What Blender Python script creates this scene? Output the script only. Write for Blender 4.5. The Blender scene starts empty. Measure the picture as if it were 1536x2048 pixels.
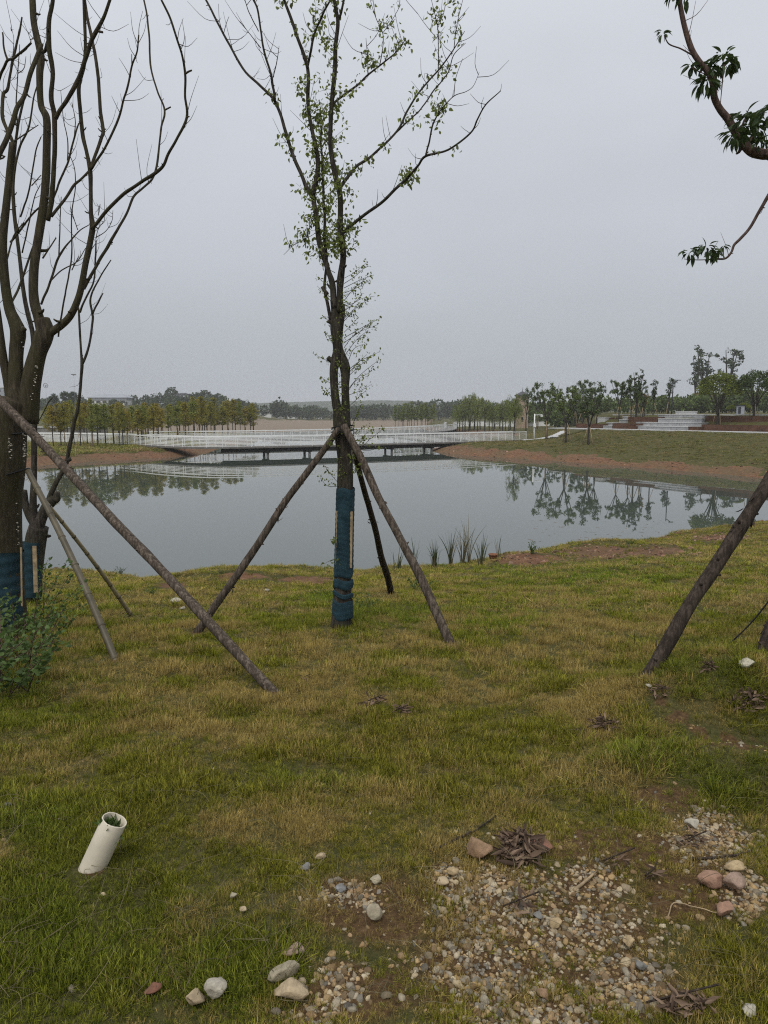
import bpy, math, random
import numpy as np
from mathutils import Vector, Matrix

random.seed(7)
rng = np.random.default_rng(11)
SC = bpy.context.scene
COL = SC.collection
R = math.radians

# ------------------------------------------------------------------ camera, sky, sun, exposure
CAM_Z, PITCH, FPX = 4.7, R(7.8), 1420.0          # eye above the water, tilt, focal length in photo pixels
cam_d = bpy.data.cameras.new('camera')
cam = bpy.data.objects.new('camera', cam_d)
COL.objects.link(cam)
cam.location = (0, 0, CAM_Z)
cam.rotation_euler = (R(90) - PITCH, 0, 0)
cam_d.sensor_fit = 'VERTICAL'
cam_d.sensor_height = 36.0
cam_d.lens = 36.0 * FPX / 2048.0
cam_d.clip_start, cam_d.clip_end = 0.05, 12000
SC.camera = cam

SUN_EL, SUN_AZ = R(58), R(200)                   # high veiled sun, behind and left of the viewer
world = bpy.data.worlds.new('World')
SC.world = world
world.use_nodes = True
wt = world.node_tree
wt.nodes.clear()
def wn(t, **k):
    n = wt.nodes.new(t)
    for a, b in k.items():
        setattr(n, a, b)
    return n
w_out = wn('ShaderNodeOutputWorld')
w_bg = wn('ShaderNodeBackground')
w_sky = wn('ShaderNodeTexSky', sky_type='NISHITA')
w_sky.sun_disc = False
w_sky.sun_elevation, w_sky.sun_rotation = SUN_EL, SUN_AZ
w_sky.dust_density = 6.0
w_sc = wn('ShaderNodeVectorMath', operation='SCALE'); w_sc.inputs['Scale'].default_value = 0.08
w_tc = wn('ShaderNodeTexCoord')
w_sep = wn('ShaderNodeSeparateXYZ')
w_ramp = wn('ShaderNodeValToRGB')
cr = w_ramp.color_ramp
cr.elements[0].position = 0.0; cr.elements[0].color = (0.405, 0.432, 0.480, 1)
cr.elements[1].position = 1.0; cr.elements[1].color = (0.78, 0.80, 0.86, 1)
for p, c in ((0.10, (0.432, 0.458, 0.498)), (0.28, (0.520, 0.546, 0.592)), (0.47, (0.62, 0.645, 0.692)), (0.7, (0.70, 0.72, 0.785))):
    e = cr.elements.new(p); e.color = (*c, 1)
w_nz = wn('ShaderNodeTexNoise'); w_nz.inputs['Scale'].default_value = 1.7; w_nz.inputs['Detail'].default_value = 4.0
w_map = wn('ShaderNodeMapping'); w_map.inputs['Scale'].default_value = (1, 1, 2.6)
w_mr = wn('ShaderNodeMapRange')
w_mr.inputs['From Min'].default_value = 0.3; w_mr.inputs['From Max'].default_value = 0.7
w_mr.inputs['To Min'].default_value = 0.935; w_mr.inputs['To Max'].default_value = 1.065
w_mul = wn('ShaderNodeVectorMath', operation='SCALE')
w_mix = wn('ShaderNodeMix', data_type='RGBA'); w_mix.inputs[0].default_value = 0.93
L = wt.links.new
L(w_tc.outputs['Generated'], w_sep.inputs[0]); L(w_sep.outputs['Z'], w_ramp.inputs[0])
L(w_tc.outputs['Generated'], w_map.inputs[0]); L(w_map.outputs[0], w_nz.inputs['Vector']); L(w_nz.outputs[0], w_mr.inputs[0])
L(w_ramp.outputs[0], w_mul.inputs[0]); L(w_mr.outputs[0], w_mul.inputs['Scale'])
L(w_sky.outputs[0], w_sc.inputs[0])
L(w_sc.outputs[0], w_mix.inputs[6]); L(w_mul.outputs[0], w_mix.inputs[7])
L(w_mix.outputs[2], w_bg.inputs[0]); L(w_bg.outputs[0], w_out.inputs[0])
w_bg.inputs[1].default_value = 1.0

sun_d = bpy.data.lights.new('sun', 'SUN')
sun = bpy.data.objects.new('sun', sun_d)
COL.objects.link(sun)
sun_d.energy, sun_d.angle, sun_d.color = 1.5, R(30), (1.0, 0.97, 0.92)
sun.rotation_euler = (R(90) - SUN_EL, 0, math.pi - SUN_AZ)

SC.view_settings.view_transform = 'Standard'
SC.view_settings.look = 'None'
SC.view_settings.exposure = 0.16
SC.view_settings.gamma = 1.0
SC.view_settings.use_curve_mapping = False
SC.render.engine = 'CYCLES'
SC.cycles.max_bounces = 6
SC.cycles.diffuse_bounces = 3
SC.cycles.glossy_bounces = 3
SC.cycles.transmission_bounces = 3
SC.cycles.volume_bounces = 1
SC.cycles.use_denoising = False
SC.cycles.filter_width = 1.15
SC.cycles.sample_clamp_indirect = 4.0

# ------------------------------------------------------------------ picture <-> place
CP, SP = math.cos(PITCH), math.sin(PITCH)
def ray(px, py):
    u, v = (px - 768) / FPX, (1024 - py) / FPX
    return np.array([u, CP + v * SP, -SP + v * CP])
def D(px, py, Y):                     # the point seen at (px, py) that stands Y metres ahead
    d = ray(px, py)
    return np.array([0, 0, CAM_Z]) + d * (Y / d[1])
def W(px, py, z=0.0):                 # the point seen at (px, py) at height z
    d = ray(px, py)
    return (np.array([0, 0, CAM_Z]) + d * ((z - CAM_Z) / d[2]))
def proj(P):                          # place -> photo pixels
    P = np.asarray(P, float)
    x, y, z = P[..., 0], P[..., 1], P[..., 2] - CAM_Z
    f = y * CP - z * SP
    up = y * SP + z * CP
    f = np.where(f < 0.05, 0.05, f)
    return 768 + FPX * x / f, 1024 - FPX * up / f

# ------------------------------------------------------------------ noise
def _hash(ix, iy, s):
    h = (ix.astype(np.int64) * 374761393 + iy.astype(np.int64) * 668265263 + s * 1274126177) & 0xffffffff
    h = ((h ^ (h >> 13)) * 1274126177) & 0xffffffff
    return ((h ^ (h >> 16)) & 0xffff) / 65535.0
def vnoise(x, y, s=0):
    x = np.asarray(x, float); y = np.asarray(y, float)
    ix, iy = np.floor(x), np.floor(y)
    fx, fy = x - ix, y - iy
    fx = fx * fx * (3 - 2 * fx); fy = fy * fy * (3 - 2 * fy)
    a, b = _hash(ix, iy, s), _hash(ix + 1, iy, s)
    c, d = _hash(ix, iy + 1, s), _hash(ix + 1, iy + 1, s)
    return (a * (1 - fx) + b * fx) * (1 - fy) + (c * (1 - fx) + d * fx) * fy
def fbm(x, y, s=0, o=4):
    t, a, n = 0, 0.5, 0
    for k in range(o):
        t = t + a * vnoise(x * 2 ** k, y * 2 ** k, s + 17 * k); n += a; a *= 0.5
    return t / n
def sstep(a, b, x):
    t = np.clip((x - a) / (b - a), 0, 1)
    return t * t * (3 - 2 * t)

# ------------------------------------------------------------------ the lie of the land
NEAR = np.array([W(*p)[:2] for p in [(-1400, 1250), (-700, 1190), (-300, 1165), (0, 1150), (120, 1148), (240, 1152), (300, 1164), (350, 1163), (400, 1150),
        (470, 1141), (560, 1141), (640, 1147), (720, 1147), (800, 1143), (860, 1140), (930, 1133), (975, 1122), (1000, 1114), (1060, 1109),
        (1120, 1096), (1180, 1087), (1240, 1087), (1310, 1083), (1345, 1072), (1390, 1063), (1440, 1056), (1536, 1043), (1700, 1032), (2100, 1020), (3500, 1010)]])
POLY_R = [W(*p)[:2] for p in [(2600, 1030), (1900, 988), (1700, 971), (1536, 957), (1440, 948), (1300, 936), (1200, 929), (1100, 921), (1000, 915), (940, 911),
        (890, 907), (866, 903), (864, 899), (890, 893), (950, 886), (1010, 881), (1018, 874), (960, 870.5), (905, 868.5), (885, 865)]] + \
        [np.array(p, float) for p in [(12, 260), (60, 900), (900, 2600), (2600, 2600), (2600, 30)]]
POLY_L = [W(*p)[:2] for p in [(-1200, 1010), (-200, 952), (0, 938), (80, 931), (200, 922), (300, 917), (380, 912), (413, 907), (428, 901),
        (450, 893), (490, 886), (525, 880), (530, 876.5), (515, 874.5), (430, 873.5), (330, 874), (250, 874), (150, 872), (60, 870), (-900, 872)]]
POLY_F = [W(*p)[:2] for p in [(-1500, 874), (0, 869), (150, 869), (250, 869.5), (400, 867), (600, 863), (750, 860.5), (880, 858), (960, 855)]] + \
        [np.array(p, float) for p in [(400, 900), (2600, 2600), (-2600, 2600), (-2600, 200)]]
POLY_R, POLY_L, POLY_F = map(np.array, (POLY_R, POLY_L, POLY_F))
def sdist(poly, x, y):                # > 0 inside
    d = np.full(x.shape, 1e18); ins = np.zeros(x.shape, bool)
    n = len(poly)
    for i in range(n):
        ax, ay = poly[i]; bx, by = poly[(i + 1) % n]
        ex, ey = bx - ax, by - ay
        t = np.clip(((x - ax) * ex + (y - ay) * ey) / (ex * ex + ey * ey + 1e-12), 0, 1)
        d = np.minimum(d, (x - ax - t * ex) ** 2 + (y - ay - t * ey) ** 2)
        c = ((ay > y) != (by > y))
        with np.errstate(divide='ignore', invalid='ignore'):
            xi = ax + (y - ay) * ex / (ey if abs(ey) > 1e-12 else 1e-12)
        ins ^= c & (x < xi)
    return np.where(ins, 1, -1) * np.sqrt(d)
_ps = np.linspace(-0.2, 1.6, 400)
_pz = np.interp(_ps, [-0.2, 0, 0.10, 0.25, 0.38, 0.55, 0.75, 0.90, 0.965, 1.0, 1.05, 1.2, 1.6], [3.14, 3.10, 2.99, 2.66, 2.27, 1.72, 1.03, 0.52, 0.30, 0.0, -0.25, -0.9, -1.6])
_pz = np.convolve(np.pad(_pz, 6, 'edge'), np.ones(13) / 13, 'valid')
PA, PB = W(1536, 866, 2.9)[:2], W(1200, 858.5, 2.9)[:2]      # front edge of the promenade on the right
PD = (PB - PA) / np.linalg.norm(PB - PA)
PN = np.array([PD[1], -PD[0]])
if PN[1] < 0: PN = -PN
BUMPS = []                            # (x, y, rx, ry, height) small mounds and dips of the near bank
def add_bump(px, py, rx, ry, hgt):
    g = G(px, py); BUMPS.append((g[0], g[1], rx, ry, hgt))
def height(x, y, fine=True):
    x = np.asarray(x, float); y = np.asarray(y, float)
    ysh = np.interp(x, NEAR[:, 0], NEAR[:, 1])
    zn = np.interp(y / ysh, _ps, _pz)
    r = np.hypot(x, y)
    near_w = sstep(1.25, 1.0, y / ysh)
    if fine:
        zn = zn + near_w * ((fbm(x * 0.55, y * 0.55, 3) - 0.5) * 0.16 + (fbm(x * 2.3, y * 2.3, 5, 3) - 0.5) * 0.07)
        zn = zn + (fbm(x * 1.3, y * 1.3, 9) - 0.5) * 0.30 * np.exp(-((y / ysh - 0.99) / 0.06) ** 2)
    for bx, by, rx, ry, hh in BUMPS:
        q = ((x - bx) / rx) ** 2 + ((y - by) / ry) ** 2
        zn = zn + hh * np.exp(-q)
    u = np.where(y > 1, x / np.maximum(y, 1), 9)
    sr = sdist(POLY_R, x, y)
    wob = (fbm(x * 0.25, y * 0.25, 21) - 0.5) * 1.6
    hm = np.interp(u, [-0.2, 0.19, 0.235, 0.29, 0.6], [1.0, 1.12, 1.45, 2.86, 2.86])
    pr = np.interp(sr + wob * 0.5 * sstep(0.5, 3, sr), [-8, -3, 0, 1.2, 3.5, 16], [-1.6, -0.8, 0, 0.42, 0.85, 2.86])
    zr = np.minimum(pr, hm)
    q = (x - PA[0]) * PN[0] + (y - PA[1]) * PN[1]
    zr = zr + sstep(0.27, 0.31, u) * (np.interp(q, [3.4, 7.5, 60, 400], [0, 1.75, 2.1, 3.0])) * (sr > 3)
    zr = zr + sstep(150, 500, y) * 1.2 * (sr > 10)
    sl = sdist(POLY_L, x, y)
    zl = np.interp(sl + wob * 0.4 * sstep(0.5, 3, sl), [-8, -3, 0, 1.6, 4, 10], [-1.6, -0.8, 0, 0.42, 0.72, 0.95])
    sf = sdist(POLY_F, x, y)
    zf = np.interp(sf, [-20, -6, 0, 6, 110, 260, 600], [-1.6, -0.8, 0, 0.25, 0.75, 2.2, 3.5])
    zf = zf + 8.0 * np.exp(-(((x + 150) / 55) ** 2 + ((y - 400) / 60) ** 2)) + 4.0 * np.exp(-(((x + 105) / 30) ** 2 + ((y - 420) / 45) ** 2))
    far = np.maximum(np.maximum(zr, zl), zf)
    if fine:
        far = far + ((fbm(x * 0.4, y * 0.4, 31) - 0.5) * 0.22 + (fbm(x * 1.5, y * 1.5, 33) - 0.5) * 0.14) * sstep(0, 3, np.maximum(np.maximum(sr, sl), sf))
    return np.where(y < ysh * 1.3, np.maximum(zn, np.where(y > ysh * 1.05, far, -9)), far)
def G(px, py):                        # where the sight line through (px, py) meets the ground
    d = ray(px, py)
    t = np.concatenate([np.linspace(1.0, 40, 1600), np.geomspace(40.05, 1500, 2500)])
    P = np.array([0, 0, CAM_Z]) + t[:, None] * d
    hh = np.maximum(height(P[:, 0], P[:, 1]), 0)
    k = np.argmax(P[:, 2] < hh)
    if P[k, 2] >= hh[k]: k = len(t) - 1
    return np.array([P[k, 0], P[k, 1], hh[k]])
add_bump(1470, 1410, 0.75, 0.5, 0.36)
add_bump(1440, 1560, 0.55, 0.28, 0.17)
add_bump(1460, 1486, 0.5, 0.09, -0.16)
add_bump(685, 1250, 0.7, 0.6, 0.06)
add_bump(1050, 1122, 1.0, 0.8, 0.22)
add_bump(1200, 1102, 1.3, 0.9, 0.30)
add_bump(1310, 1106, 1.0, 0.8, 0.22)
add_bump(480, 1155, 1.6, 0.7, 0.18)
add_bump(1050, 1950, 0.6, 0.4, -0.03)
def gz(x, y):
    return float(height(np.array([x]), np.array([y]))[0])

# ------------------------------------------------------------------ mesh helpers
class MB:
    """collects verts / faces (quads and tris) and an optional per-vertex tint"""
    def __init__(s):
        s.v, s.f, s.t, s.n = [], [], [], 0
    def add(s, V, F, tint=None):
        V = np.asarray(V, float)
        for A in (F if isinstance(F, list) else [F]):
            s.f.append(np.asarray(A, np.int64) + s.n)
        s.v.append(V)
        s.t.append(np.ones(len(V)) if tint is None else np.broadcast_to(tint, (len(V),)))
        s.n += len(V)
    def mesh(s, name, mat=None, smooth=True):
        me = bpy.data.meshes.new(name)
        V = np.concatenate(s.v).astype(np.float32)
        me.vertices.add(len(V)); me.vertices.foreach_set('co', V.ravel())
        idx = np.concatenate([a.ravel() for a in s.f]).astype(np.int32)
        tot = np.concatenate([np.full(len(a), a.shape[1]) for a in s.f]).astype(np.int32)
        me.loops.add(len(idx)); me.loops.foreach_set('vertex_index', idx)
        me.polygons.add(len(tot))
        st = np.concatenate([[0], np.cumsum(tot)[:-1]]).astype(np.int32)
        me.polygons.foreach_set('loop_start', st); me.polygons.foreach_set('loop_total', tot)
        me.polygons.foreach_set('use_smooth', np.full(len(tot), smooth))
        at = me.attributes.new('tint', 'FLOAT', 'POINT')
        at.data.foreach_set('value', np.concatenate(s.t).astype(np.float32))
        me.update(calc_edges=True)
        me.validate()
        if mat: me.materials.append(mat)
        return me
def link(name, me=None, parent=None, label=None, cat=None, group=None, kind=None, loc=None):
    o = bpy.data.objects.new(name, me)
    COL.objects.link(o)
    if parent is not None: o.parent = parent
    if loc is not None: o.location = loc
    if label: o['label'] = label
    if cat: o['category'] = cat
    if group: o['group'] = group
    if kind: o['kind'] = kind
    return o
def copy_tree(o, parent=None):
    c = o.copy(); COL.objects.link(c)
    if parent is not None: c.parent = parent
    for ch in o.children: copy_tree(ch, c)
    return c
def cat_rom(P, sub):
    P = np.asarray(P, float)
    if len(P) < 3 or sub < 2:
        t = np.linspace(0, len(P) - 1, (len(P) - 1) * sub + 1)
        return np.stack([np.interp(t, np.arange(len(P)), P[:, k]) for k in range(P.shape[1])], 1)
    E = np.vstack([2 * P[0] - P[1], P, 2 * P[-1] - P[-2]])
    out = []
    for i in range(1, len(E) - 2):
        t = np.linspace(0, 1, sub, endpoint=False)[:, None]
        a, b, c, d = E[i - 1], E[i], E[i + 1], E[i + 2]
        out.append(0.5 * (2 * b + (c - a) * t + (2 * a - 5 * b + 4 * c - d) * t ** 2 + (3 * b - a - 3 * c + d) * t ** 3))
    out.append(P[-1:])
    return np.vstack(out)
def tube(mb, pts, rad, seg=8, sub=4, lump=0.0, seed=0, cap=True, tint=None, wig=0.0):
    """a tapered limb through pts (k x 3) with radii; lump = radial unevenness"""
    PR = cat_rom(np.column_stack([np.asarray(pts, float), np.broadcast_to(rad, (len(pts),))]), sub)
    P, r = PR[:, :3], np.maximum(PR[:, 3], 1e-4)
    if wig:
        k = np.concatenate([[0], np.cumsum(np.linalg.norm(np.diff(P, axis=0), axis=1))]) / (7 * r.max()) + seed
        P = P + (np.stack([vnoise(k, k * 0 + q, 70 + seed) - 0.5 for q in (1, 5, 9)], 1)) * (wig * r)[:, None]
    n = len(P)
    T = np.gradient(P, axis=0); T /= np.linalg.norm(T, axis=1)[:, None] + 1e-12
    a = np.array([1.0, 0, 0]) if abs(T[0][0]) < 0.8 else np.array([0, 1.0, 0])
    N = np.zeros_like(P); N[0] = np.cross(T[0], a); N[0] /= np.linalg.norm(N[0])
    for i in range(1, n):
        v = N[i - 1] - T[i] * np.dot(N[i - 1], T[i]); N[i] = v / (np.linalg.norm(v) + 1e-12)
    B = np.cross(T, N)
    th = np.linspace(0, 2 * np.pi, seg, endpoint=False)
    s = np.concatenate([[0], np.cumsum(np.linalg.norm(np.diff(P, axis=0), axis=1))])
    rr = np.repeat(r[:, None], seg, 1)
    if lump:
        A = th[None, :]
        m = max(r.max(), 1e-3)
        rr = rr * (1 + lump * (2 * fbm(np.cos(A) * 1.3 + s[:, None] / (m * 6) + 9 * seed, np.sin(A) * 1.3 + s[:, None] / (m * 6) + 3, seed) - 1)
                   + 0.5 * lump * (2 * fbm(np.cos(A) * 4 + 50 + seed, np.sin(A) * 4 + s[:, None] / (m * 9), seed + 1, 2) - 1))
    V = P[:, None, :] + rr[:, :, None] * (np.cos(th)[None, :, None] * N[:, None, :] + np.sin(th)[None, :, None] * B[:, None, :])
    V = V.reshape(-1, 3)
    i = np.arange(n - 1)[:, None] * seg; j = np.arange(seg)[None, :]; j2 = (j + 1) % seg
    F = np.stack([i + j, i + j2, i + seg + j2, i + seg + j], -1).reshape(-1, 4)
    Fs = [F]
    if cap:
        V = np.vstack([V, P[0] - T[0] * r[0] * 0.1, P[-1] + T[-1] * r[-1] * 0.25])
        j = np.arange(seg); b = n * seg
        Fs.append(np.stack([np.full(seg, b), (j + 1) % seg, j], 1))
        Fs.append(np.stack([np.full(seg, b + 1), (n - 1) * seg + j, (n - 1) * seg + (j + 1) % seg], 1))
    mb.add(V, Fs, tint)
    return P, r
def box(mb, c, s, rz=0.0, tint=None, axes=None):
    h = np.array(s) / 2
    V = np.array([[x, y, z] for z in (-1, 1) for y in (-1, 1) for x in (-1, 1)]) * h
    if axes is not None: V = V @ np.asarray(axes)
    elif rz: V = V @ np.array([[math.cos(rz), math.sin(rz), 0], [-math.sin(rz), math.cos(rz), 0], [0, 0, 1]])
    mb.add(V + np.asarray(c), np.array([[0, 2, 3, 1], [4, 5, 7, 6], [0, 1, 5, 4], [2, 6, 7, 3], [0, 4, 6, 2], [1, 3, 7, 5]]), tint)
def unit(v): return v / (np.linalg.norm(v, axis=-1, keepdims=True) + 1e-12)
def leaves(mb, P, dirs, length, width, tint=None, fold=0.25, card=False, rs=None):
    """P: stalk ends, dirs: the way each leaf points; ovate folded leaves (or quads when card)"""
    rs = rs or rng
    P = np.asarray(P, float); n = len(P)
    d = unit(np.asarray(dirs, float))
    q = unit(np.cross(d, unit(rs.normal(size=(n, 3))))); nrm = np.cross(d, q)
    Ln = np.broadcast_to(length, (n,))[:, None]; Wd = np.broadcast_to(width, (n,))[:, None] / 2
    tint = rs.uniform(0.7, 1.3, n) if tint is None else np.broadcast_to(tint, (n,))
    if card:
        V = np.stack([P - q * Wd * 0.6, P + q * Wd * 0.6 + d * Ln * 0.1, P + d * Ln + q * Wd, P + d * Ln * 0.9 - q * Wd], 1)
        F = np.arange(4)[None, :] + 4 * np.arange(n)[:, None]
        mb.add(V.reshape(-1, 3), F, np.repeat(tint, 4)); return
    up = nrm * Wd * fold * 2
    V = np.stack([P, P + d * Ln * 0.3 + q * Wd * 0.9 + up, P + d * Ln * 0.65 + q * Wd * 0.75 + up * 0.8, P + d * Ln - nrm * Ln * 0.08,
                  P + d * Ln * 0.65 - q * Wd * 0.75 + up * 0.8, P + d * Ln * 0.3 - q * Wd * 0.9 + up, P + d * Ln * 0.5], 1)
    base = 7 * np.arange(n)[:, None]
    T = np.array([[0, 1, 6], [1, 2, 6], [2, 3, 6], [3, 4, 6], [4, 5, 6], [5, 0, 6]])
    F = (base[:, :, None] + T[None]).reshape(-1, 3)
    mb.add(V.reshape(-1, 3), F, np.repeat(tint, 7))

# ------------------------------------------------------------------ materials
def mat(name, build):
    m = bpy.data.materials.new(name); m.use_nodes = True
    nt = m.node_tree; nt.nodes.clear()
    out = nt.nodes.new('ShaderNodeOutputMaterial')
    class N:
        def __call__(s, t, **k):
            n = nt.nodes.new(t)
            for a, b in k.items(): setattr(n, a, b)
            return n
        def link(s, a, b): nt.links.new(a, b)
        def noise(s, scale, detail=4, vec=None, rough=0.55, dist=0.0):
            n = s('ShaderNodeTexNoise'); n.inputs['Scale'].default_value = scale; n.inputs['Detail'].default_value = detail
            n.inputs['Roughness'].default_value = rough; n.inputs['Distortion'].default_value = dist
            if vec is not None: s.link(vec, n.inputs['Vector'])
            return n
        def ramp(s, fac, stops):
            n = s('ShaderNodeValToRGB'); r = n.color_ramp
            while len(r.elements) < len(stops): r.elements.new(0.5)
            for e, (p, c) in zip(r.elements, stops): e.position = p; e.color = (*c, 1) if len(c) == 3 else c
            s.link(fac, n.inputs[0]); return n
        def mixc(s, fac, a, b, bt='MIX'):
            n = s('ShaderNodeMix', data_type='RGBA', blend_type=bt)
            for sock, v in ((n.inputs[0], fac), (n.inputs[6], a), (n.inputs[7], b)):
                if hasattr(v, 'default_value') and hasattr(v, 'links'): s.link(v, sock)
                elif isinstance(v, (int, float)): sock.default_value = v
                else: sock.default_value = (*v, 1)
            return n.outputs[2]
        def math(s, op, a, b=None):
            n = s('ShaderNodeMath', operation=op)
            for sock, v in zip(n.inputs, (a, b)):
                if v is None: continue
                if hasattr(v, 'links'): s.link(v, sock)
                else: sock.default_value = v
            return n.outputs[0]
        def attr(s, name, typ='GEOMETRY'):
            n = s('ShaderNodeAttribute'); n.attribute_name = name; n.attribute_type = typ; return n
        def bsdf(s, col, rough=0.8, spec=0.3, bump=None, bstr=0.3, bdist=0.01):
            n = s('ShaderNodeBsdfPrincipled')
            if hasattr(col, 'links'): s.link(col, n.inputs['Base Color'])
            else: n.inputs['Base Color'].default_value = (*col, 1)
            if hasattr(rough, 'links'): s.link(rough, n.inputs['Roughness'])
            else: n.inputs['Roughness'].default_value = rough
            n.inputs['Specular IOR Level'].default_value = spec
            if bump is not None:
                b = s('ShaderNodeBump'); b.inputs['Strength'].default_value = bstr; b.inputs['Distance'].default_value = bdist
                s.link(bump, b.inputs['Height']); s.link(b.outputs[0], n.inputs['Normal'])
            return n
    sh = build(N())
    nt.links.new(sh if hasattr(sh, 'links') else sh.outputs[0], out.inputs['Surface'])
    return m
def scaled_coord(N, sc, kind='Object'):
    tc = N('ShaderNodeTexCoord'); mp = N('ShaderNodeMapping'); mp.inputs['Scale'].default_value = sc
    N.link(tc.outputs[kind], mp.inputs[0]); return mp.outputs[0]
def simple(name, col, rough=0.7, var=0.18, scale=6.0, spec=0.3, bstr=0.2, bdist=0.01, col2=None):
    def b(N):
        v = scaled_coord(N, (1, 1, 1))
        n = N.noise(scale, 6, v)
        c2 = col2 or tuple(x * (1 - 2 * var) for x in col)
        c = N.ramp(n.outputs[0], [(0.3, c2), (0.7, tuple(min(1, x * (1 + var)) for x in col))])
        return N.bsdf(c.outputs[0], rough, spec, n.outputs[0], bstr, bdist)
    return mat(name, b)
def bark(name, dark, light, moss=None, scale=1.0, zs=0.16, bd=0.012, mossamt=0.5):
    def b(N):
        v = scaled_coord(N, (scale, scale, scale * zs))
        n = N.noise(42, 7, v, 0.62, 0.6)
        n2 = N.noise(5, 4, scaled_coord(N, (1, 1, 0.7)))
        n3 = N.noise(120, 3, scaled_coord(N, (1, 1, 0.5)))
        h = N.math('ADD', N.math('MULTIPLY', n.outputs[0], 0.8), N.math('MULTIPLY', n3.outputs[0], 0.25))
        c = N.ramp(h, [(0.32, tuple(x * 0.55 for x in dark)), (0.5, dark), (0.68, light)]).outputs[0]
        if moss:
            f = N.ramp(n2.outputs[0], [(0.5 - 0.25 * mossamt, (0, 0, 0)), (0.72, (1, 1, 1))]).outputs[0]
            c = N.mixc(N.math('MULTIPLY', f, 0.75), c, moss)
        return N.bsdf(c, 0.9, 0.15, h, 0.9, bd)
    return mat(name, b)
def leafmat(name, col, col2, transl=0.35, rnd=0.25, rough=0.55):
    def b(N):
        t = N.attr('tint'); oi = N('ShaderNodeObjectInfo')
        c = N.mixc(N.math('MULTIPLY', oi.outputs['Random'], 1.0), col, col2)
        k = N('ShaderNodeVectorMath', operation='SCALE'); N.link(c, k.inputs[0]); N.link(t.outputs['Fac'], k.inputs['Scale'])
        p = N.bsdf(k.outputs[0], rough, 0.3)
        tr = N('ShaderNodeBsdfTranslucent'); N.link(k.outputs[0], tr.inputs[0])
        mx = N('ShaderNodeMixShader'); mx.inputs[0].default_value = transl
        N.link(p.outputs[0], mx.inputs[1]); N.link(tr.outputs[0], mx.inputs[2])
        return mx
    return mat(name, b)

def m_ground(N):
    pos = N('ShaderNodeNewGeometry').outputs['Position']
    big = N.noise(0.35, 5, pos); mid = N.noise(3.0, 6, pos, 0.65); fin = N.noise(38, 5, pos, 0.7)
    fin2 = N.noise(160, 3, pos, 0.7)
    g = N.ramp(mid.outputs[0], [(0.30, (0.042, 0.052, 0.014)), (0.5, (0.072, 0.072, 0.022)), (0.7, (0.125, 0.105, 0.045))]).outputs[0]
    g = N.mixc(0.55, g, N.ramp(fin.outputs[0], [(0.3, (0.03, 0.036, 0.010)), (0.7, (0.15, 0.13, 0.055))]).outputs[0])
    soil = N.ramp(N.math('ADD', N.math('MULTIPLY', fin.outputs[0], 0.5), N.math('MULTIPLY', mid.outputs[0], 0.5)), [(0.36, (0.075, 0.041, 0.025)), (0.5, (0.165, 0.088, 0.049)), (0.64, (0.25, 0.15, 0.09))]).outputs[0]
    soil = N.mixc(N.ramp(big.outputs[0], [(0.42, (0, 0, 0)), (0.62, (0.7, 0.7, 0.7))]).outputs[0], soil, (0.125, 0.095, 0.052))
    sand = N.ramp(mid.outputs[0], [(0.3, (0.165, 0.130, 0.095)), (0.7, (0.265, 0.212, 0.158))]).outputs[0]
    dirt = N.ramp(fin.outputs[0], [(0.28, (0.046, 0.029, 0.015)), (0.55, (0.125, 0.076, 0.037)), (0.75, (0.215, 0.14, 0.072))]).outputs[0]
    a1, a2, a3 = N.attr('soil').outputs['Fac'], N.attr('sand').outputs['Fac'], N.attr('dirt').outputs['Fac']
    def edge(a):
        return N.ramp(N.math('ADD', a, N.math('MULTIPLY', N.math('SUBTRACT', mid.outputs[0], 0.5), 0.9)), [(0.40, (0, 0, 0)), (0.60, (1, 1, 1))]).outputs[0]
    c = N.mixc(edge(a3), g, dirt)
    c = N.mixc(edge(a1), c, soil)
    c = N.mixc(edge(a2), c, sand)
    h = N.math('ADD', fin.outputs[0], N.math('MULTIPLY', fin2.outputs[0], 0.4))
    return N.bsdf(c, 0.95, 0.1, h, 0.8, 0.03)
M = {}
M['ground'] = mat('ground_soil_and_turf', m_ground)
def m_water(N):
    pos = N('ShaderNodeNewGeometry').outputs['Position']
    mp = N('ShaderNodeMapping'); mp.inputs['Scale'].default_value = (0.8, 2.2, 1); N.link(pos, mp.inputs[0])
    n = N.noise(1.6, 3, mp.outputs[0]); n2 = N.noise(0.12, 3, pos)
    b = N.bsdf((0.064, 0.080, 0.066), 0.0, 0.5, N.math('MULTIPLY', n.outputs[0], n2.outputs[0]), 0.010, 0.03)
    b.inputs['IOR'].default_value = 1.40
    return b
M['water'] = mat('still_pond_water', m_water)
def m_grass(N):
    t = N.attr('tint'); c = N.attr('col', 'INSTANCER')
    k = N('ShaderNodeVectorMath', operation='SCALE'); N.link(c.outputs['Color'], k.inputs[0]); N.link(t.outputs['Fac'], k.inputs['Scale'])
    p = N.bsdf(k.outputs[0], 0.7, 0.2)
    tr = N('ShaderNodeBsdfTranslucent'); N.link(k.outputs[0], tr.inputs[0])
    mx = N('ShaderNodeMixShader'); mx.inputs[0].default_value = 0.3
    N.link(p.outputs[0], mx.inputs[1]); N.link(tr.outputs[0], mx.inputs[2])
    return mx
M['grass'] = mat('grass_blade', m_grass)
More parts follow.
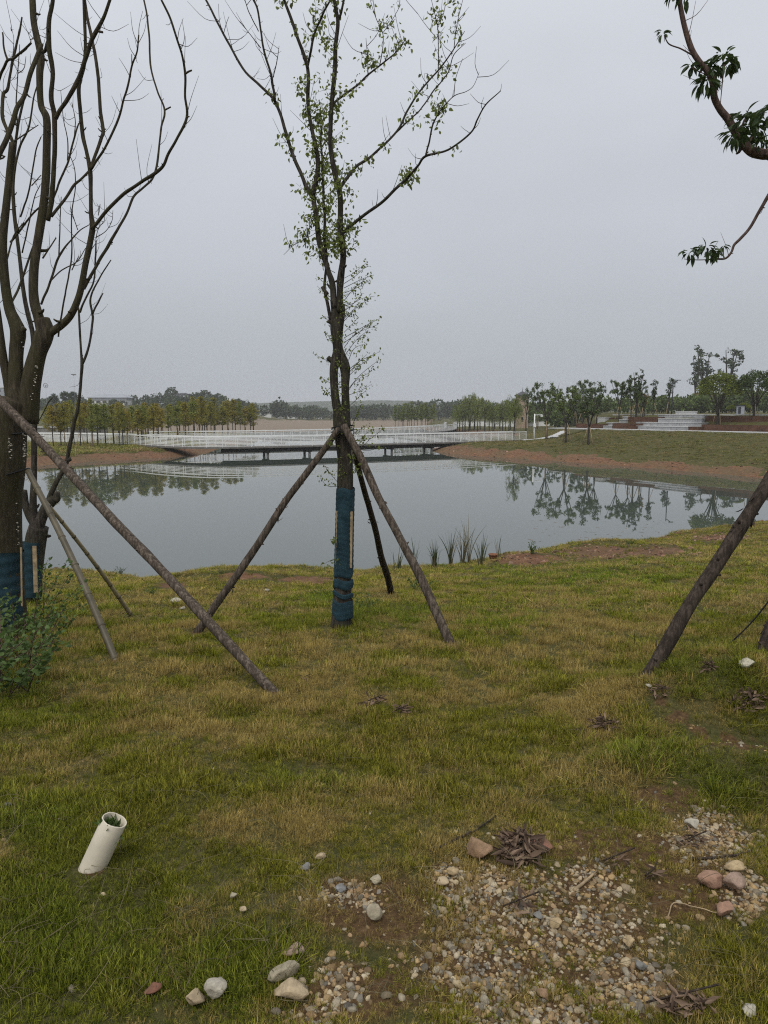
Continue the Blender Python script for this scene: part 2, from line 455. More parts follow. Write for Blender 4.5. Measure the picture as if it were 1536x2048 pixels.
def m_stone_inst(N):
    c = N.attr('col', 'INSTANCER'); v = scaled_coord(N, (1, 1, 1))
    n = N.noise(3.0, 5, v)
    k = N('ShaderNodeVectorMath', operation='SCALE'); N.link(c.outputs['Color'], k.inputs[0])
    N.link(N.math('ADD', N.math('MULTIPLY', n.outputs[0], 0.8), 0.6), k.inputs['Scale'])
    return N.bsdf(k.outputs[0], 0.75, 0.25, n.outputs[0], 0.3, 0.2)
M['gravel'] = mat('gravel_stone', m_stone_inst)
def m_pebble(N):
    oi = N('ShaderNodeObjectInfo'); v = scaled_coord(N, (1, 1, 1)); n = N.noise(3.0, 5, v)
    k = N('ShaderNodeVectorMath', operation='SCALE'); N.link(oi.outputs['Color'], k.inputs[0])
    pos = N('ShaderNodeNewGeometry').outputs['Position']; f1 = N.noise(55, 6, pos, 0.7); f2 = N.noise(14, 4, pos)
    N.link(N.math('ADD', N.math('MULTIPLY', f1.outputs[0], 1.3), 0.32), k.inputs['Scale'])
    gr_ = N.ramp(f2.outputs[0], [(0.48, (0, 0, 0)), (0.72, (0.5, 0.5, 0.5))]).outputs[0]
    c = N.mixc(gr_, k.outputs[0], (0.105, 0.078, 0.048))
    return N.bsdf(c, 0.85, 0.2, N.math('ADD', f1.outputs[0], n.outputs[0]), 0.6, 0.012)
M['pebble'] = mat('pebble_stone', m_pebble)
M['bark'] = bark('dark_furrowed_bark', (0.036, 0.030, 0.025), (0.095, 0.080, 0.066), (0.040, 0.043, 0.020), mossamt=0.3)
M['bark_olive'] = bark('olive_smooth_bark', (0.040, 0.032, 0.023), (0.100, 0.080, 0.056), (0.055, 0.052, 0.022), mossamt=0.8)
M['bark_far'] = simple('far_tree_bark', (0.055, 0.046, 0.037), 0.9, 0.3, 8)
M['branch_red'] = bark('reddish_branch_bark', (0.085, 0.055, 0.045), (0.16, 0.11, 0.09))
M['pole'] = bark('weathered_pole_wood', (0.060, 0.047, 0.036), (0.185, 0.152, 0.120), None, 1.0, 0.07, 0.006)
M['pole_dark'] = bark('dark_damp_pole_wood', (0.036, 0.027, 0.021), (0.088, 0.068, 0.054), None, 1.0, 0.07, 0.006)
def m_bamboo(N):
    v = scaled_coord(N, (1, 1, 1)); n = N.noise(4, 5, v); t = N.attr('tint')
    c = N.ramp(n.outputs[0], [(0.3, (0.16, 0.13, 0.075)), (0.7, (0.34, 0.285, 0.17))]).outputs[0]
    k = N('ShaderNodeVectorMath', operation='SCALE'); N.link(c, k.inputs[0]); N.link(t.outputs['Fac'], k.inputs['Scale'])
    return N.bsdf(k.outputs[0], 0.5, 0.4)
M['bamboo'] = mat('dry_bamboo', m_bamboo)
M['slat'] = simple('split_bamboo_slat', (0.36, 0.27, 0.16), 0.7, 0.25, 12)
def m_wrap(N):
    v = scaled_coord(N, (1, 1, 1)); n = N.noise(9, 5, v)
    wv = N('ShaderNodeTexWave', wave_type='BANDS', bands_direction='Z'); wv.inputs['Scale'].default_value = 90; wv.inputs['Distortion'].default_value = 2
    N.link(v, wv.inputs['Vector'])
    c = N.ramp(n.outputs[0], [(0.3, (0.008, 0.028, 0.038)), (0.7, (0.022, 0.060, 0.078))]).outputs[0]
    return N.bsdf(c, 0.75, 0.25, wv.outputs[0], 0.5, 0.003)
M['wrap'] = mat('blue_shade_net', m_wrap)
M['rope'] = simple('black_rubber_strap', (0.012, 0.012, 0.013), 0.6, 0.2)
M['pvc'] = simple('cream_plastic_pipe', (0.62, 0.56, 0.44), 0.45, 0.06, 14, 0.45, 0.05)
M['white_rail'] = simple('white_painted_steel', (0.85, 0.86, 0.83), 0.45, 0.05, 3, 0.5, 0.02)
M['concrete'] = simple('grey_concrete', (0.25, 0.24, 0.22), 0.85, 0.2, 3)
M['deck_edge'] = simple('weathered_deck_edge', (0.17, 0.16, 0.145), 0.85, 0.2, 2)
M['beam'] = simple('dark_stained_beam', (0.028, 0.025, 0.022), 0.8, 0.2, 2)
M['granite'] = simple('pale_granite', (0.50, 0.50, 0.49), 0.75, 0.1, 5)
M['granite_riser'] = simple('grey_granite_riser', (0.38, 0.385, 0.39), 0.75, 0.14, 2.2)
M['corten'] = simple('rusted_steel', (0.105, 0.052, 0.030), 0.8, 0.25, 1.2)
M['dark_metal'] = simple('dark_grey_metal', (0.035, 0.038, 0.045), 0.5, 0.1)
M['tower'] = simple('beige_render', (0.43, 0.32, 0.235), 0.85, 0.08, 0.8)
M['roof'] = simple('slate_roof', (0.075, 0.075, 0.085), 0.7, 0.15, 1)
M['hall_roof'] = simple('pale_metal_roof', (0.30, 0.315, 0.34), 0.5, 0.06, 0.2)
M['whitewash'] = simple('white_plaster', (0.70, 0.70, 0.68), 0.8, 0.06, 0.4)
M['window'] = simple('dark_glass', (0.03, 0.035, 0.04), 0.15, 0.1, 1, 0.6)
M['clay'] = simple('red_clay_bowl', (0.22, 0.10, 0.055), 0.85, 0.2, 20)
M['fungus'] = simple('pale_bracket_fungus', (0.55, 0.51, 0.43), 0.8, 0.15, 30)
M['leaf_main'] = leafmat('fresh_leaf', (0.20, 0.24, 0.065), (0.20, 0.24, 0.065), 0.65)
M['leaf_right'] = leafmat('dark_broad_leaf', (0.040, 0.066, 0.022), (0.060, 0.088, 0.026), 0.3)
M['leaf_shrub'] = leafmat('shrub_leaf', (0.085, 0.135, 0.034), (0.085, 0.135, 0.034), 0.35)
M['leaf_cypress'] = leafmat('autumn_cypress_needles', (0.32, 0.25, 0.035), (0.205, 0.235, 0.038), 0.45)
M['leaf_willow'] = leafmat('willow_leaf', (0.24, 0.275, 0.065), (0.16, 0.20, 0.05), 0.45)
M['leaf_grove'] = leafmat('grove_leaf', (0.125, 0.165, 0.035), (0.065, 0.095, 0.028), 0.35)
M['leaf_dark'] = leafmat('dark_evergreen_leaf', (0.045, 0.066, 0.024), (0.060, 0.085, 0.028), 0.2)
M['leaf_round'] = leafmat('clipped_olive_leaf', (0.17, 0.195, 0.030), (0.11, 0.14, 0.03), 0.35)
M['leaf_rust'] = leafmat('rusty_autumn_leaf', (0.30, 0.17, 0.045), (0.24, 0.18, 0.045), 0.35)
M['leaf_dead'] = leafmat('dead_curled_leaf', (0.050, 0.030, 0.020), (0.24, 0.165, 0.11), 0.1, rough=0.8)
M['reed'] = leafmat('reed_blade', (0.050, 0.072, 0.030), (0.075, 0.090, 0.040), 0.3)
M['reed_dry'] = leafmat('dry_reed_blade', (0.19, 0.16, 0.085), (0.15, 0.13, 0.07), 0.3)
M['litter'] = leafmat('floating_leaf_litter', (0.16, 0.11, 0.07), (0.16, 0.11, 0.07), 0.05)


# ================================================================== SETTING
# ------------------------------------------------------------------ ground sheet
def px_blobs(px, py, blobs):          # soft union of ellipses given by (cx, cy, rx, ry)
    m = np.zeros(np.shape(px))
    for cx, cy, rx, ry in blobs:
        m = np.maximum(m, np.exp(-(((px - cx) / rx) ** 2 + ((py - cy) / ry) ** 2) * 0.9))
    return m
GRAVEL = [(1000, 1800, 150, 80), (1120, 1870, 230, 100), (1000, 1930, 200, 90), (1250, 1980, 130, 80), (680, 1975, 70, 60), (700, 1790, 90, 40),
          (1410, 1680, 90, 60), (1180, 1770, 90, 50), (900, 1760, 60, 40), (1060, 2050, 180, 70), (1480, 1800, 60, 60), (620, 2040, 60, 30)]
BARE = [(1290, 1690, 140, 70), (1130, 1680, 180, 50), (1400, 1790, 160, 80), (1050, 1900, 330, 190), (1330, 1600, 120, 40), (760, 1830, 170, 90), (700, 1990, 140, 70), (1450, 1482, 100, 12), (1350, 1440, 40, 10), (1260, 1690, 90, 45)]
REDSOIL = [(1055, 1118, 75, 14), (1200, 1104, 80, 15), (1310, 1104, 70, 12), (620, 1160, 70, 9), (480, 1152, 60, 8), (1440, 1076, 60, 8), (340, 1170, 40, 7)]
CRACK = [(1325, 1402, 26, 9), (1355, 1432, 26, 9), (1400, 1458, 32, 8), (1450, 1478, 36, 8), (1505, 1492, 40, 8), (1550, 1500, 30, 8)]
FEET = [(394, 1266, 20, 6), (903, 1288, 18, 7), (784, 1188, 14, 5), (548, 1384, 22, 8), (1296, 1350, 26, 8), (230, 1322, 16, 6), (263, 1234, 10, 4), (685, 1254, 34, 8), (188, 1742, 36, 14)]  # bare soil round each foot, also put in as contact darkening
CRACK = CRACK + [(a, b, c * 0.7, d * 0.7) for a, b, c, d in FEET]
def ground_masks(x, y, z):
    px, py = proj(np.stack([x, y, z], -1))
    infr = (y > 0.8) & (r_ok(x, y))
    gravel = np.where(infr, px_blobs(px, py, GRAVEL), 0)
    bare = np.where(infr, np.maximum(px_blobs(px, py, BARE) * 0.85, gravel), 0)
    bare = np.maximum(bare, np.where(infr, px_blobs(px, py, CRACK), 0))
    red = np.where(infr, px_blobs(px, py, REDSOIL), 0)
    return gravel, bare, red
def r_ok(x, y): return np.hypot(x, y) < 60
def build_ground():
    th_in = np.arange(-44, 44.01, 0.2)
    th = np.radians(np.concatenate([np.arange(-180, -44, 4.0), th_in, np.arange(48, 180, 4.0)]))
    rad = np.concatenate([[0.25, 0.6, 0.95], np.geomspace(1.2, 34, 230), np.geomspace(35, 130, 150), np.geomspace(134, 3000, 90)])
    RR, TT = np.meshgrid(rad, th, indexing='ij')
    X, Y = RR * np.sin(TT), RR * np.cos(TT)
    Z = height(X, Y)
    ysh = np.interp(X, NEAR[:, 0], NEAR[:, 1])
    sr, sl, sf = sdist(POLY_R, X, Y), sdist(POLY_L, X, Y), sdist(POLY_F, X, Y)
    nb = Y / ysh
    gravel, bare, red = ground_masks(X, Y, Z)
    nz = fbm(X * 0.3, Y * 0.3, 41)
    nz2 = fbm(X * 1.2, Y * 1.2, 42); nz3 = fbm(X * 0.9, Y * 0.9, 47)
    soil = np.where(nb < 1.2, np.maximum(red, sstep(0.955, 0.995, nb + (nz2 - 0.5) * 0.07)), 0)
    so_r = sstep(2.6, 1.1, sr + (nz - 0.5) * 3.5 + (nz3 - 0.5) * 4.0 - 1.6 * sstep(0.22, 0.12, X / np.maximum(Y, 1))) * (sr > -8)
    so_l = sstep(3.4, 2.0, sl + (nz - 0.5) * 2.0 + (nz3 - 0.5) * 2.4) * (sl > -8)
    soil = np.where(nb < 1.2, soil, np.maximum(np.where(sr > sl, so_r, so_l), 0))
    px, py = proj(np.stack([X, Y, Z], -1))
    soil = np.maximum(soil, np.where((Y > 110) & (Y < 330) & (sr > 0), 0.75 * px_blobs(px, py, [(955, 866, 75, 8)]), 0))
    sand = np.where((sf > -2) & (sl < 0) & (sr < 3), sstep(190, 120, sf + (nz - 0.5) * 80) * (0.75 + 0.5 * (fbm(X * 0.03, Y * 0.012, 44) - 0.3)), 0)
    sand = np.where((sf > -2) & (sr < 3) & (X < -60), sand * sstep(-0.42, -0.33, X / np.maximum(Y, 1)), sand)
    V = np.stack([X, Y, Z], -1).reshape(-1, 3)
    n, m = RR.shape
    i = np.arange(n - 1)[:, None] * m; j = np.arange(m)[None, :]; j2 = (j + 1) % m
    F = np.stack([i + j, i + j2, i + m + j2, i + m + j], -1).reshape(-1, 4)[:, ::-1]
    mb = MB(); mb.add(V, [F, np.arange(m)[None, :][:, ::-1][:, :]] if False else F)
    c = len(V)
    mb.add(np.array([[0, 0, gz(0, 0)]]), np.zeros((0, 3), int))
    jj = np.arange(m)
    mb.f.append(np.stack([np.full(m, c), (jj + 1) % m, jj], 1))
    me = mb.mesh('ground', M['ground'])
    for nm, a in (('soil', soil), ('sand', sand), ('dirt', bare)):
        at = me.attributes.new(nm, 'FLOAT', 'POINT')
        at.data.foreach_set('value', np.append(np.asarray(a, float).ravel(), 0).astype(np.float32))
    o = link('ground', me, kind='structure')
    return o
GROUND = build_ground()

mb = MB()
mb.add(np.array([[-3000, 6, 0], [3000, 6, 0], [3000, 3000, 0], [-3000, 3000, 0]], float), np.array([[0, 1, 2, 3]]))
link('lake_water', mb.mesh('lake_water', M['water']), kind='structure')

# far ridge behind everything, pale with haze
def ridge(name, y0, x0, x1, h0, seed, matl):
    n = 160
    xs = np.linspace(x0, x1, n)
    hh = h0 * (0.55 + 0.9 * fbm(xs / 420 + seed, xs * 0 + seed, seed, 5)) * sstep(x0, x0 + 250, xs) * sstep(x1, x1 - 250, xs)
    prof = np.linspace(0, 1, 14)
    V = []
    for t in prof:
        V.append(np.stack([xs, np.full(n, y0) + (t - 0.5) * 260 + 25 * fbm(xs / 90, xs * 0 + t * 3, 5), hh * np.sin(np.pi * t) + 2 * fbm(xs / 9, xs * 0 + t * 40, 8, 2) * np.sin(np.pi * t) - 1 + 3.0], 1))
    V = np.concatenate(V)
    i = np.arange(13)[:, None] * n; j = np.arange(n - 1)[None, :]
    F = np.stack([i + j, i + j + 1, i + n + j + 1, i + n + j], -1).reshape(-1, 4)
    m_ = MB(); m_.add(V, F)
    return link(name, m_.mesh(name, matl), kind='structure')
M['ridge'] = simple('wooded_ridge', (0.040, 0.055, 0.030), 0.95, 0.3, 0.15)
ridge('distant_hill', 1500, -900, 1100, 26, 3, M['ridge'])

# ------------------------------------------------------------------ footbridges
def polyline(P, step):
    P = cat_rom(P, 12)
    s = np.concatenate([[0], np.cumsum(np.linalg.norm(np.diff(P, axis=0), axis=1))])
    n = max(2, int(round(s[-1] / step)) + 1)
    t = np.linspace(0, s[-1], n)
    return np.stack([np.interp(t, s, P[:, k]) for k in range(3)], 1)
def sweep(mb, P, off, zoff, w, h):    # a bar of w x h swept along P at a sideways / vertical offset
    P = np.asarray(P); T = np.gradient(P, axis=0)[:, :2]; T /= np.linalg.norm(T, axis=1)[:, None]
    Nn = np.stack([T[:, 1], -T[:, 0]], 1)
    pr = [(-w / 2, -h / 2), (w / 2, -h / 2), (w / 2, h / 2), (-w / 2, h / 2)]
    V = np.stack([np.column_stack([P[:, :2] + Nn * (off + a), P[:, 2] + zoff + b]) for a, b in pr], 1).reshape(-1, 3)
    n = len(P); i = np.arange(n - 1)[:, None] * 4; j = np.arange(4)[None, :]; j2 = (j + 1) % 4
    F = np.stack([i + j, i + j2, i + 4 + j2, i + 4 + j], -1).reshape(-1, 4)
    mb.add(V, [F, np.array([[3, 2, 1, 0]]), np.array([[0, 1, 2, 3]]) + (n - 1) * 4])
    return Nn
def footbridge(label, pts, wid, step, pier_at, railh=1.12, beam_rng=(0, 1), nrail=6):
    root = link('footbridge', None, None, label, 'footbridge', loc=tuple(pts[0]))
    base = np.asarray(pts[0])
    P = polyline(np.asarray(pts), 1.0) - base
    def part(nm, mm, m_, parent=root):
        return link(nm, m_.mesh(nm, mm, smooth=False), parent)
    m_ = MB(); sweep(m_, P, 0, -0.08, wid, 0.16); dk = part('deck', M['deck_edge'], m_)
    n = len(P); a, b = int(beam_rng[0] * (n - 1)), int(beam_rng[1] * (n - 1)) + 1
    for s in (-1, 1):
        m_ = MB(); sweep(m_, P[a:b], s * (wid / 2 - 0.45), -0.37, 0.28, 0.42); part('beam', M['beam'], m_)
    post = MB(); box(post, (0, 0, railh / 2), (0.052, 0.052, railh)); pme = post.mesh('post', M['white_rail'], False)
    Q = polyline(np.asarray(pts), step) - base
    T = np.gradient(Q, axis=0)[:, :2]; T /= np.linalg.norm(T, axis=1)[:, None]
    Nn = np.stack([T[:, 1], -T[:, 0]], 1)
    for s in (-1, 1):
        m_ = MB(); sweep(m_, P, s * (wid / 2 - 0.06), railh + 0.03, 0.12, 0.11); part('top_rail', M['white_rail'], m_)
        for k in range(nrail):
            m_ = MB(); sweep(m_, P, s * (wid / 2 - 0.06), 0.12 + k * (railh - 0.2) / nrail, 0.03, 0.048); part('cable_rail', M['white_rail'], m_)
        for q, nn, t in zip(Q, Nn, T):
            o = link('post', pme, root)
            o.location = (q[0] + nn[0] * s * (wid / 2 - 0.06), q[1] + nn[1] * s * (wid / 2 - 0.06), q[2])
            o.rotation_euler = (0, 0, math.atan2(t[1], t[0]))
    for f in pier_at:
        k = min(n - 2, int(f * (n - 1))); p = P[k]; t = P[k + 1] - P[k]; rz = math.atan2(t[1], t[0])
        nn = np.array([t[1], -t[0]]) / np.linalg.norm(t[:2])
        m_ = MB(); box(m_, p + np.array([0, 0, -0.66]), (0.34, wid - 0.5, 0.16), rz); part('pier_cap', M['beam'], m_)
        for s in (-1, 1):
            m_ = MB(); c = p[:2] + nn * s * (wid / 2 - 0.6)
            tube(m_, [(c[0], c[1], -base[2] - 1.6), (c[0], c[1], p[2] - 0.74)], 0.15, 10, 2); part('pier', M['concrete'], m_)
    return root
FB = [W(1042, 880, 1.14), W(960, 882.5, 1.14), W(860, 885.5, 1.14), W(700, 889.5, 1.13), W(520, 893.5, 1.12), W(430, 895, 1.10), W(380, 894.5, 1.08), W(330, 892.5, 1.08),
      W(280, 889.5, 1.08), W(220, 887, 1.08), W(150, 885, 1.08), W(60, 884, 1.08), W(-60, 884, 1.08)]
FB = [p + np.array([0, 1.4, 0]) for p in FB]
footbridge('long white-railed footbridge crossing the pond in front, on dark beams and concrete piers', FB, 2.8, 1.42,
           [0.135, 0.20, 0.27, 0.34, 0.405, 0.455], beam_rng=(0.10, 0.52))
BB = [W(300, 879, 1.10), W(450, 877.5, 1.12), W(600, 874.5, 1.15), W(720, 870.5, 1.22), W(800, 867, 1.3), W(860, 863.5, 1.42), W(892, 860, 1.5), W(903, 856, 1.55), W(897, 852.5, 1.55)]
footbridge('rear white-railed footbridge curving away behind the main bridge', BB, 2.6, 1.6, [0.25, 0.4, 0.52, 0.64, 0.76], beam_rng=(0.15, 0.92), nrail=5)

# low white parapet beyond the right-hand willows
P_ = [W(910, 850, 1.6), W(980, 850, 1.6), W(1060, 851, 1.6), W(1120, 851, 1.6)]
m_ = MB(); Q_ = polyline(np.array(P_), 4.0)
root = link('parapet_wall', None, None, 'low white parapet wall behind the willows near the beige tower', 'wall', loc=tuple(Q_[0]))
sweep(m_, Q_ - Q_[0], 0, 0.1, 0.25, 2.0); link('wall_body', m_.mesh('wall_body', M['whitewash'], False), root)
m_ = MB(); sweep(m_, Q_ - Q_[0], 0, 1.16, 0.4, 0.12); link('coping', m_.mesh('coping', M['granite'], False), root)

# ------------------------------------------------------------------ promenade, steps and rusted planters on the right
def TP(px, q, z=None):                # point on the line parallel to the promenade at offset q that is seen in column px
    u = (px - 768) / FPX
    o = PA + PN * q
    # column: x = u * f, f = y*CP - (z-CAM_Z)*SP
    zz = (2.9 if z is None else z) - CAM_Z
    k = (u * (o[1] * CP - zz * SP) - o[0]) / (PD[0] - u * PD[1] * CP)
    return o + PD * k
def wallbox(mb, px0, px1, q0, q1, z0, z1):
    zc = (z0 + z1) / 2
    a, b = TP(px0, q0, zc), TP(px1, q0, zc)
    c, d = b + PN * (q1 - q0), a + PN * (q1 - q0)
    V = np.array([[*a, z0], [*b, z0], [*c, z0], [*d, z0], [*a, z1], [*b, z1], [*c, z1], [*d, z1]])
    mb.add(V, np.array([[0, 3, 2, 1], [4, 5, 6, 7], [0, 1, 5, 4], [1, 2, 6, 5], [2, 3, 7, 6], [3, 0, 4, 7]]))
ZP = 2.92
def strip(name, L_, w, z, matl, h=0.12):
    Q = polyline(np.array([[p[0], p[1], z if len(p) < 3 else p[2]] for p in L_]), 2.0)
    m = MB(); sweep(m, Q, 0, -h / 2, w, h)
    return link(name, m.mesh(name, matl, False), kind='structure')
pp = [PA + PN * 1.1 - PD * 60, PA + PN * 1.1 - PD * 25, PA + PN * 1.1, PB + PN * 1.1, PB + PN * 1.1 + PD * 9]
strip('promenade_path', pp, 2.6, ZP + 0.03, M['granite'])
e = PB + PN * 1.1 + PD * 9
_pp = polyline(np.array([[e[0], e[1], 0], [*G(1132, 862)[:2], 0], [*G(1118, 868)[:2], 0], [*G(1100, 875)[:2], 0], [*G(1070, 879)[:2], 0], [*G(1046, 880.5)[:2], 0]]), 1.0)
_pp[:, 2] = height(_pp[:, 0], _pp[:, 1]) + 0.06
m_ = MB(); sweep(m_, _pp, 0, -0.05, 1.1, 0.10); link('path', m_.mesh('path', M['granite'], False), kind='structure')

def granite_steps(label, rows, px0, px1):
    root = link('granite_steps', None, None, label, 'steps', loc=(*TP(px0, rows[0][0]), ZP))
    org = np.array(root.location)
    for q, z0, z1, a, b in rows:
        m = MB(); wallbox(m, a, b, q, q + 1.4, z0, z1 - 0.07)
        m.v = [v - org for v in m.v]; st = link('step', m.mesh('step', M['granite_riser'], False), root)
        m = MB(); wallbox(m, a - 0.3, b + 0.3, q - 0.06, q + 1.4, z1 - 0.07, z1)
        m.v = [v - org for v in m.v]; link('tread', m.mesh('tread', M['granite'], False), st)
        nj = 9
        for k in range(1, nj):             # upright joints between the riser slabs, shallow proud strips of darker mortar
            pxk = a + (b - a) * k / nj
            m = MB(); wallbox(m, pxk - 0.2, pxk + 0.2, q - 0.008, q + 0.02, z0 + 0.01, z1 - 0.075)
            m.v = [v - org for v in m.v]; link('joint', m.mesh('joint', M['concrete'], False), st)
    return root
granite_steps('broad pale granite seating steps between rusted steel planters', [
    (2.6, ZP, 3.36, 1272, 1376), (4.0, ZP, 3.80, 1272, 1402), (5.4, 3.4, 4.26, 1316, 1404), (6.8, 3.8, 4.72, 1316, 1408)], 1272, 1404)
granite_steps('narrow grey steps between the left-hand rusted planters', [(2.7, ZP, 3.3, 1206, 1224), (3.8, ZP, 3.7, 1213, 1226), (5.0, 3.3, 4.1, 1238, 1252), (6.2, 3.3, 4.5, 1244, 1258)], 1206, 1258)

def planter(label, px0, px1, q0, q1, z0, z1):
    """rusted sheet-steel planter: front, back and end plates round a bed of turf"""
    org = np.array([*TP(px0, q0), z0])
    root = link('steel_planter', None, None, label, 'planter', loc=tuple(org))
    t = 0.05
    for nm, a, b, c, d in (('front_plate', px0, px1, q0, q0 + t), ('back_plate', px0, px1, q1 - t, q1)):
        m = MB(); wallbox(m, a, b, c, d, z0, z1); m.v = [v - org for v in m.v]; link(nm, m.mesh(nm, M['corten'], False), root)
    for pxe in (px0, px1):
        dpx = 0.35 if pxe == px0 else -0.35
        m = MB(); wallbox(m, pxe, pxe + dpx, q0 + t, q1 - t, z0, z1); m.v = [v - org for v in m.v]; link('end_plate', m.mesh('end_plate', M['corten'], False), root)
    m = MB(); wallbox(m, px0 + 0.4, px1 - 0.4, q0 + t, q1 - t, z0, z1 - 0.06); m.v = [v - org for v in m.v]
    link('bed', m.mesh('bed', M['turf_bed'], False), root)
    return root
M['turf_bed'] = simple('planter_turf', (0.085, 0.095, 0.030), 0.95, 0.4, 9, 0.1, 0.8, 0.05)
planter('long low rusted planter right of the granite steps, lower tier', 1403.5, 1640, 2.6, 5.8, ZP, 3.62)
planter('long rusted planter behind the round trees, upper tier', 1410, 1660, 5.9, 9.0, 3.5, 4.55)
planter('rusted planter left of the granite steps, upper tier', 1256, 1315, 5.4, 8.5, 3.5, 4.42)
planter('rusted planter left of the granite steps, lower tier', 1225, 1271, 2.6, 5.0, ZP, 3.62)
planter('rusted planter at the left end of the promenade', 1152, 1205, 2.7, 5.2, ZP, 3.5)
planter('upper rusted planter behind the narrow grey steps', 1196, 1242, 6.4, 9.5, 3.3, 4.3)
def seat_box(label, px0, px1, q0, q1, z0, z1, mm, nm='seat_block', catg='bench'):
    m = MB(); org = np.array([*TP(px0, q0), z0]); wallbox(m, px0, px1, q0, q1, z0, z1 - 0.08); m.v = [v - org for v in m.v]
    o = link(nm, m.mesh(nm, mm, False), None, label, catg, loc=tuple(org))
    m = MB(); wallbox(m, px0 - 0.4, px1 + 0.4, q0 - 0.05, q1 + 0.05, z1 - 0.08, z1); m.v = [v - org for v in m.v]
    link('seat_top', m.mesh('seat_top', mm, False), o)
    return o
seat_box('dark rusted box seat against the lower right planter', 1377, 1403, 2.3, 2.58, ZP + 0.03, 3.36, M['corten'])
seat_box('dark rusted box seat at the left foot of the steps', 1252, 1271, 2.2, 2.56, ZP + 0.03, 3.32, M['corten'])
seat_box('long pale stone bench on the upper terrace', 1351, 1384, 11, 12, 4.5, 5.15, M['granite'])
seat_box('pale stone block seat on the upper left terrace', 1195, 1210, 5.6, 6.6, 3.6, 4.4, M['granite'])
strip('terrace_paving', [TP(1240, 10), TP(1330, 10), TP(1420, 10.5), TP(1536, 11), TP(1640, 11)], 3.2, 4.77, M['granite'], 0.3)

# ================================================================== NEAR THINGS
# ------------------------------------------------------------------ the leaning tree in the middle
TB = G(685, 1252)                     # where it stands
TY = TB[1]
def limb_pts(L_, Y0, z=None):
    """[(px, py, width_px, dy)] -> points and radii at depth Y0 + dy"""
    P, r = [], []
    for a in L_:
        px, py, w = a[:3]; dy = a[3] if len(a) > 3 else 0
        p = D(px, py, Y0 + dy); P.append(p); r.append(w * np.linalg.norm(p - np.array([0, 0, CAM_Z])) / FPX / 2 * 0.97)
    return np.array(P), np.array(r)
def z8(L_, dy0=0.0, dy1=0.0):         # coordinates read in an enlargement of the crown
    n = len(L_)
    return [(400 + x * 0.3906, y * 0.3906, w * 0.3906, dy0 + (dy1 - dy0) * i / max(1, n - 1)) for i, (x, y, w) in enumerate(L_)]
def add_limb(root, L_, Y0, matl, name='branch', seg=10, sub=6, lump=0.10, seed=0, wig=0.6, spurs=0, srs=None):
    P, r = limb_pts(L_, Y0)
    m = MB(); org = np.array(root.location)
    C, rr = tube(m, P - org, r, seg, sub, lump, seed, wig=wig)
    rs = srs or np.random.default_rng(seed + 100)
    for _ in range(int(spurs * (0.7 if root.name.startswith('bare') else 1.0))):  # fine upright dead shoots
        k = rs.integers(len(C) // 4, len(C)); d = unit(rs.normal(size=3) * [1, 0.6, 0.5] + [0, 0, 0.9]); ln = rs.uniform(0.08, 0.34)
        tube(m, [C[k], C[k] + d * ln * 0.5 + rs.normal(size=3) * 0.012, C[k] + d * ln + np.array([0, 0, ln * 0.25])], [0.0032, 0.0024, 0.0012], 4, 3)
    for _ in range(spurs):            # knuckles and short dead twigs
        k = rs.integers(1, len(C) - 1); d = unit(rs.normal(size=3)); ln = rr[k] * rs.uniform(1.2, 2.2) if rs.random() < 0.5 else rs.uniform(0.03, 0.10)
        rad = rr[k] * 0.45 if ln < rr[k] * 2.3 else 0.0025
        tube(m, [C[k], C[k] + d * (rr[k] + ln * 0.5), C[k] + d * (rr[k] + ln) + np.array([0, 0, ln * 0.3])], [rad, rad * 0.8, rad * 0.4], 5, 2)
    link(name, m.mesh(name, matl), root)
    return C + org, rr
tree = link('staked_tree', None, None, 'tall forked tree in the middle with sparse leaves and blue-wrapped trunk', 'tree', loc=tuple(TB - np.array([0, 0, 0.05])))
limbs = []
bk = M['bark']
trunk = [(685, 1262, 46), (685, 1235, 40), (687, 1150, 35), (689, 1060, 33), (691, 980, 33), (691, 920, 32), (687, 880, 34), (685, 850, 36), (682, 825, 30)]
limbs.append(add_limb(tree, trunk, TY, bk, 'trunk', 16, 8, 0.10, 1, 0.3))
limbs.append(add_limb(tree, [(680, 850, 22), (673, 815, 19), (670, 775, 17), (668, 742, 17), (671, 722, 20), (673, 700, 17), (670, 660, 20), (671, 630, 17), (668, 600, 14)], TY, bk, 'stem', 12, 7, 0.12, 2))
limbs.append(add_limb(tree, [(691, 850, 22), (690, 815, 17), (688.5, 775, 15), (689, 748, 18), (687, 726, 20), (679, 695, 13), (677, 660, 18), (681, 630, 17), (682, 610, 15)], TY + 0.03, bk, 'stem', 12, 7, 0.12, 3))
for st, en, w in (((671, 728), (655, 716), 13), ((690, 738), (699, 733), 12), ((668, 650), (655, 642), 9), ((655, 590), (643, 574), 8)):   # sawn stubs
    limbs.append(add_limb(tree, [(*st, w), ((st[0] + en[0]) / 2, (st[1] + en[1]) / 2, w * 0.9), (*en, w * 0.7)], TY, bk, 'stub', 8, 3, 0.1, 5))
C1 = add_limb(tree, z8([(690, 1580, 34), (672, 1450, 31), (650, 1380, 28), (615, 1250, 27), (598, 1120, 25), (585, 1040, 24), (582, 985, 26), (600, 900, 23), (600, 800, 20), (575, 680, 18), (555, 550, 17), (550, 350, 16), (490, 170, 14), (430, 0, 12), (400, -90, 9), (360, -220, 4)], 0, 0.25), TY, bk, 'branch', 10, 6, 0.1, 11, spurs=8)
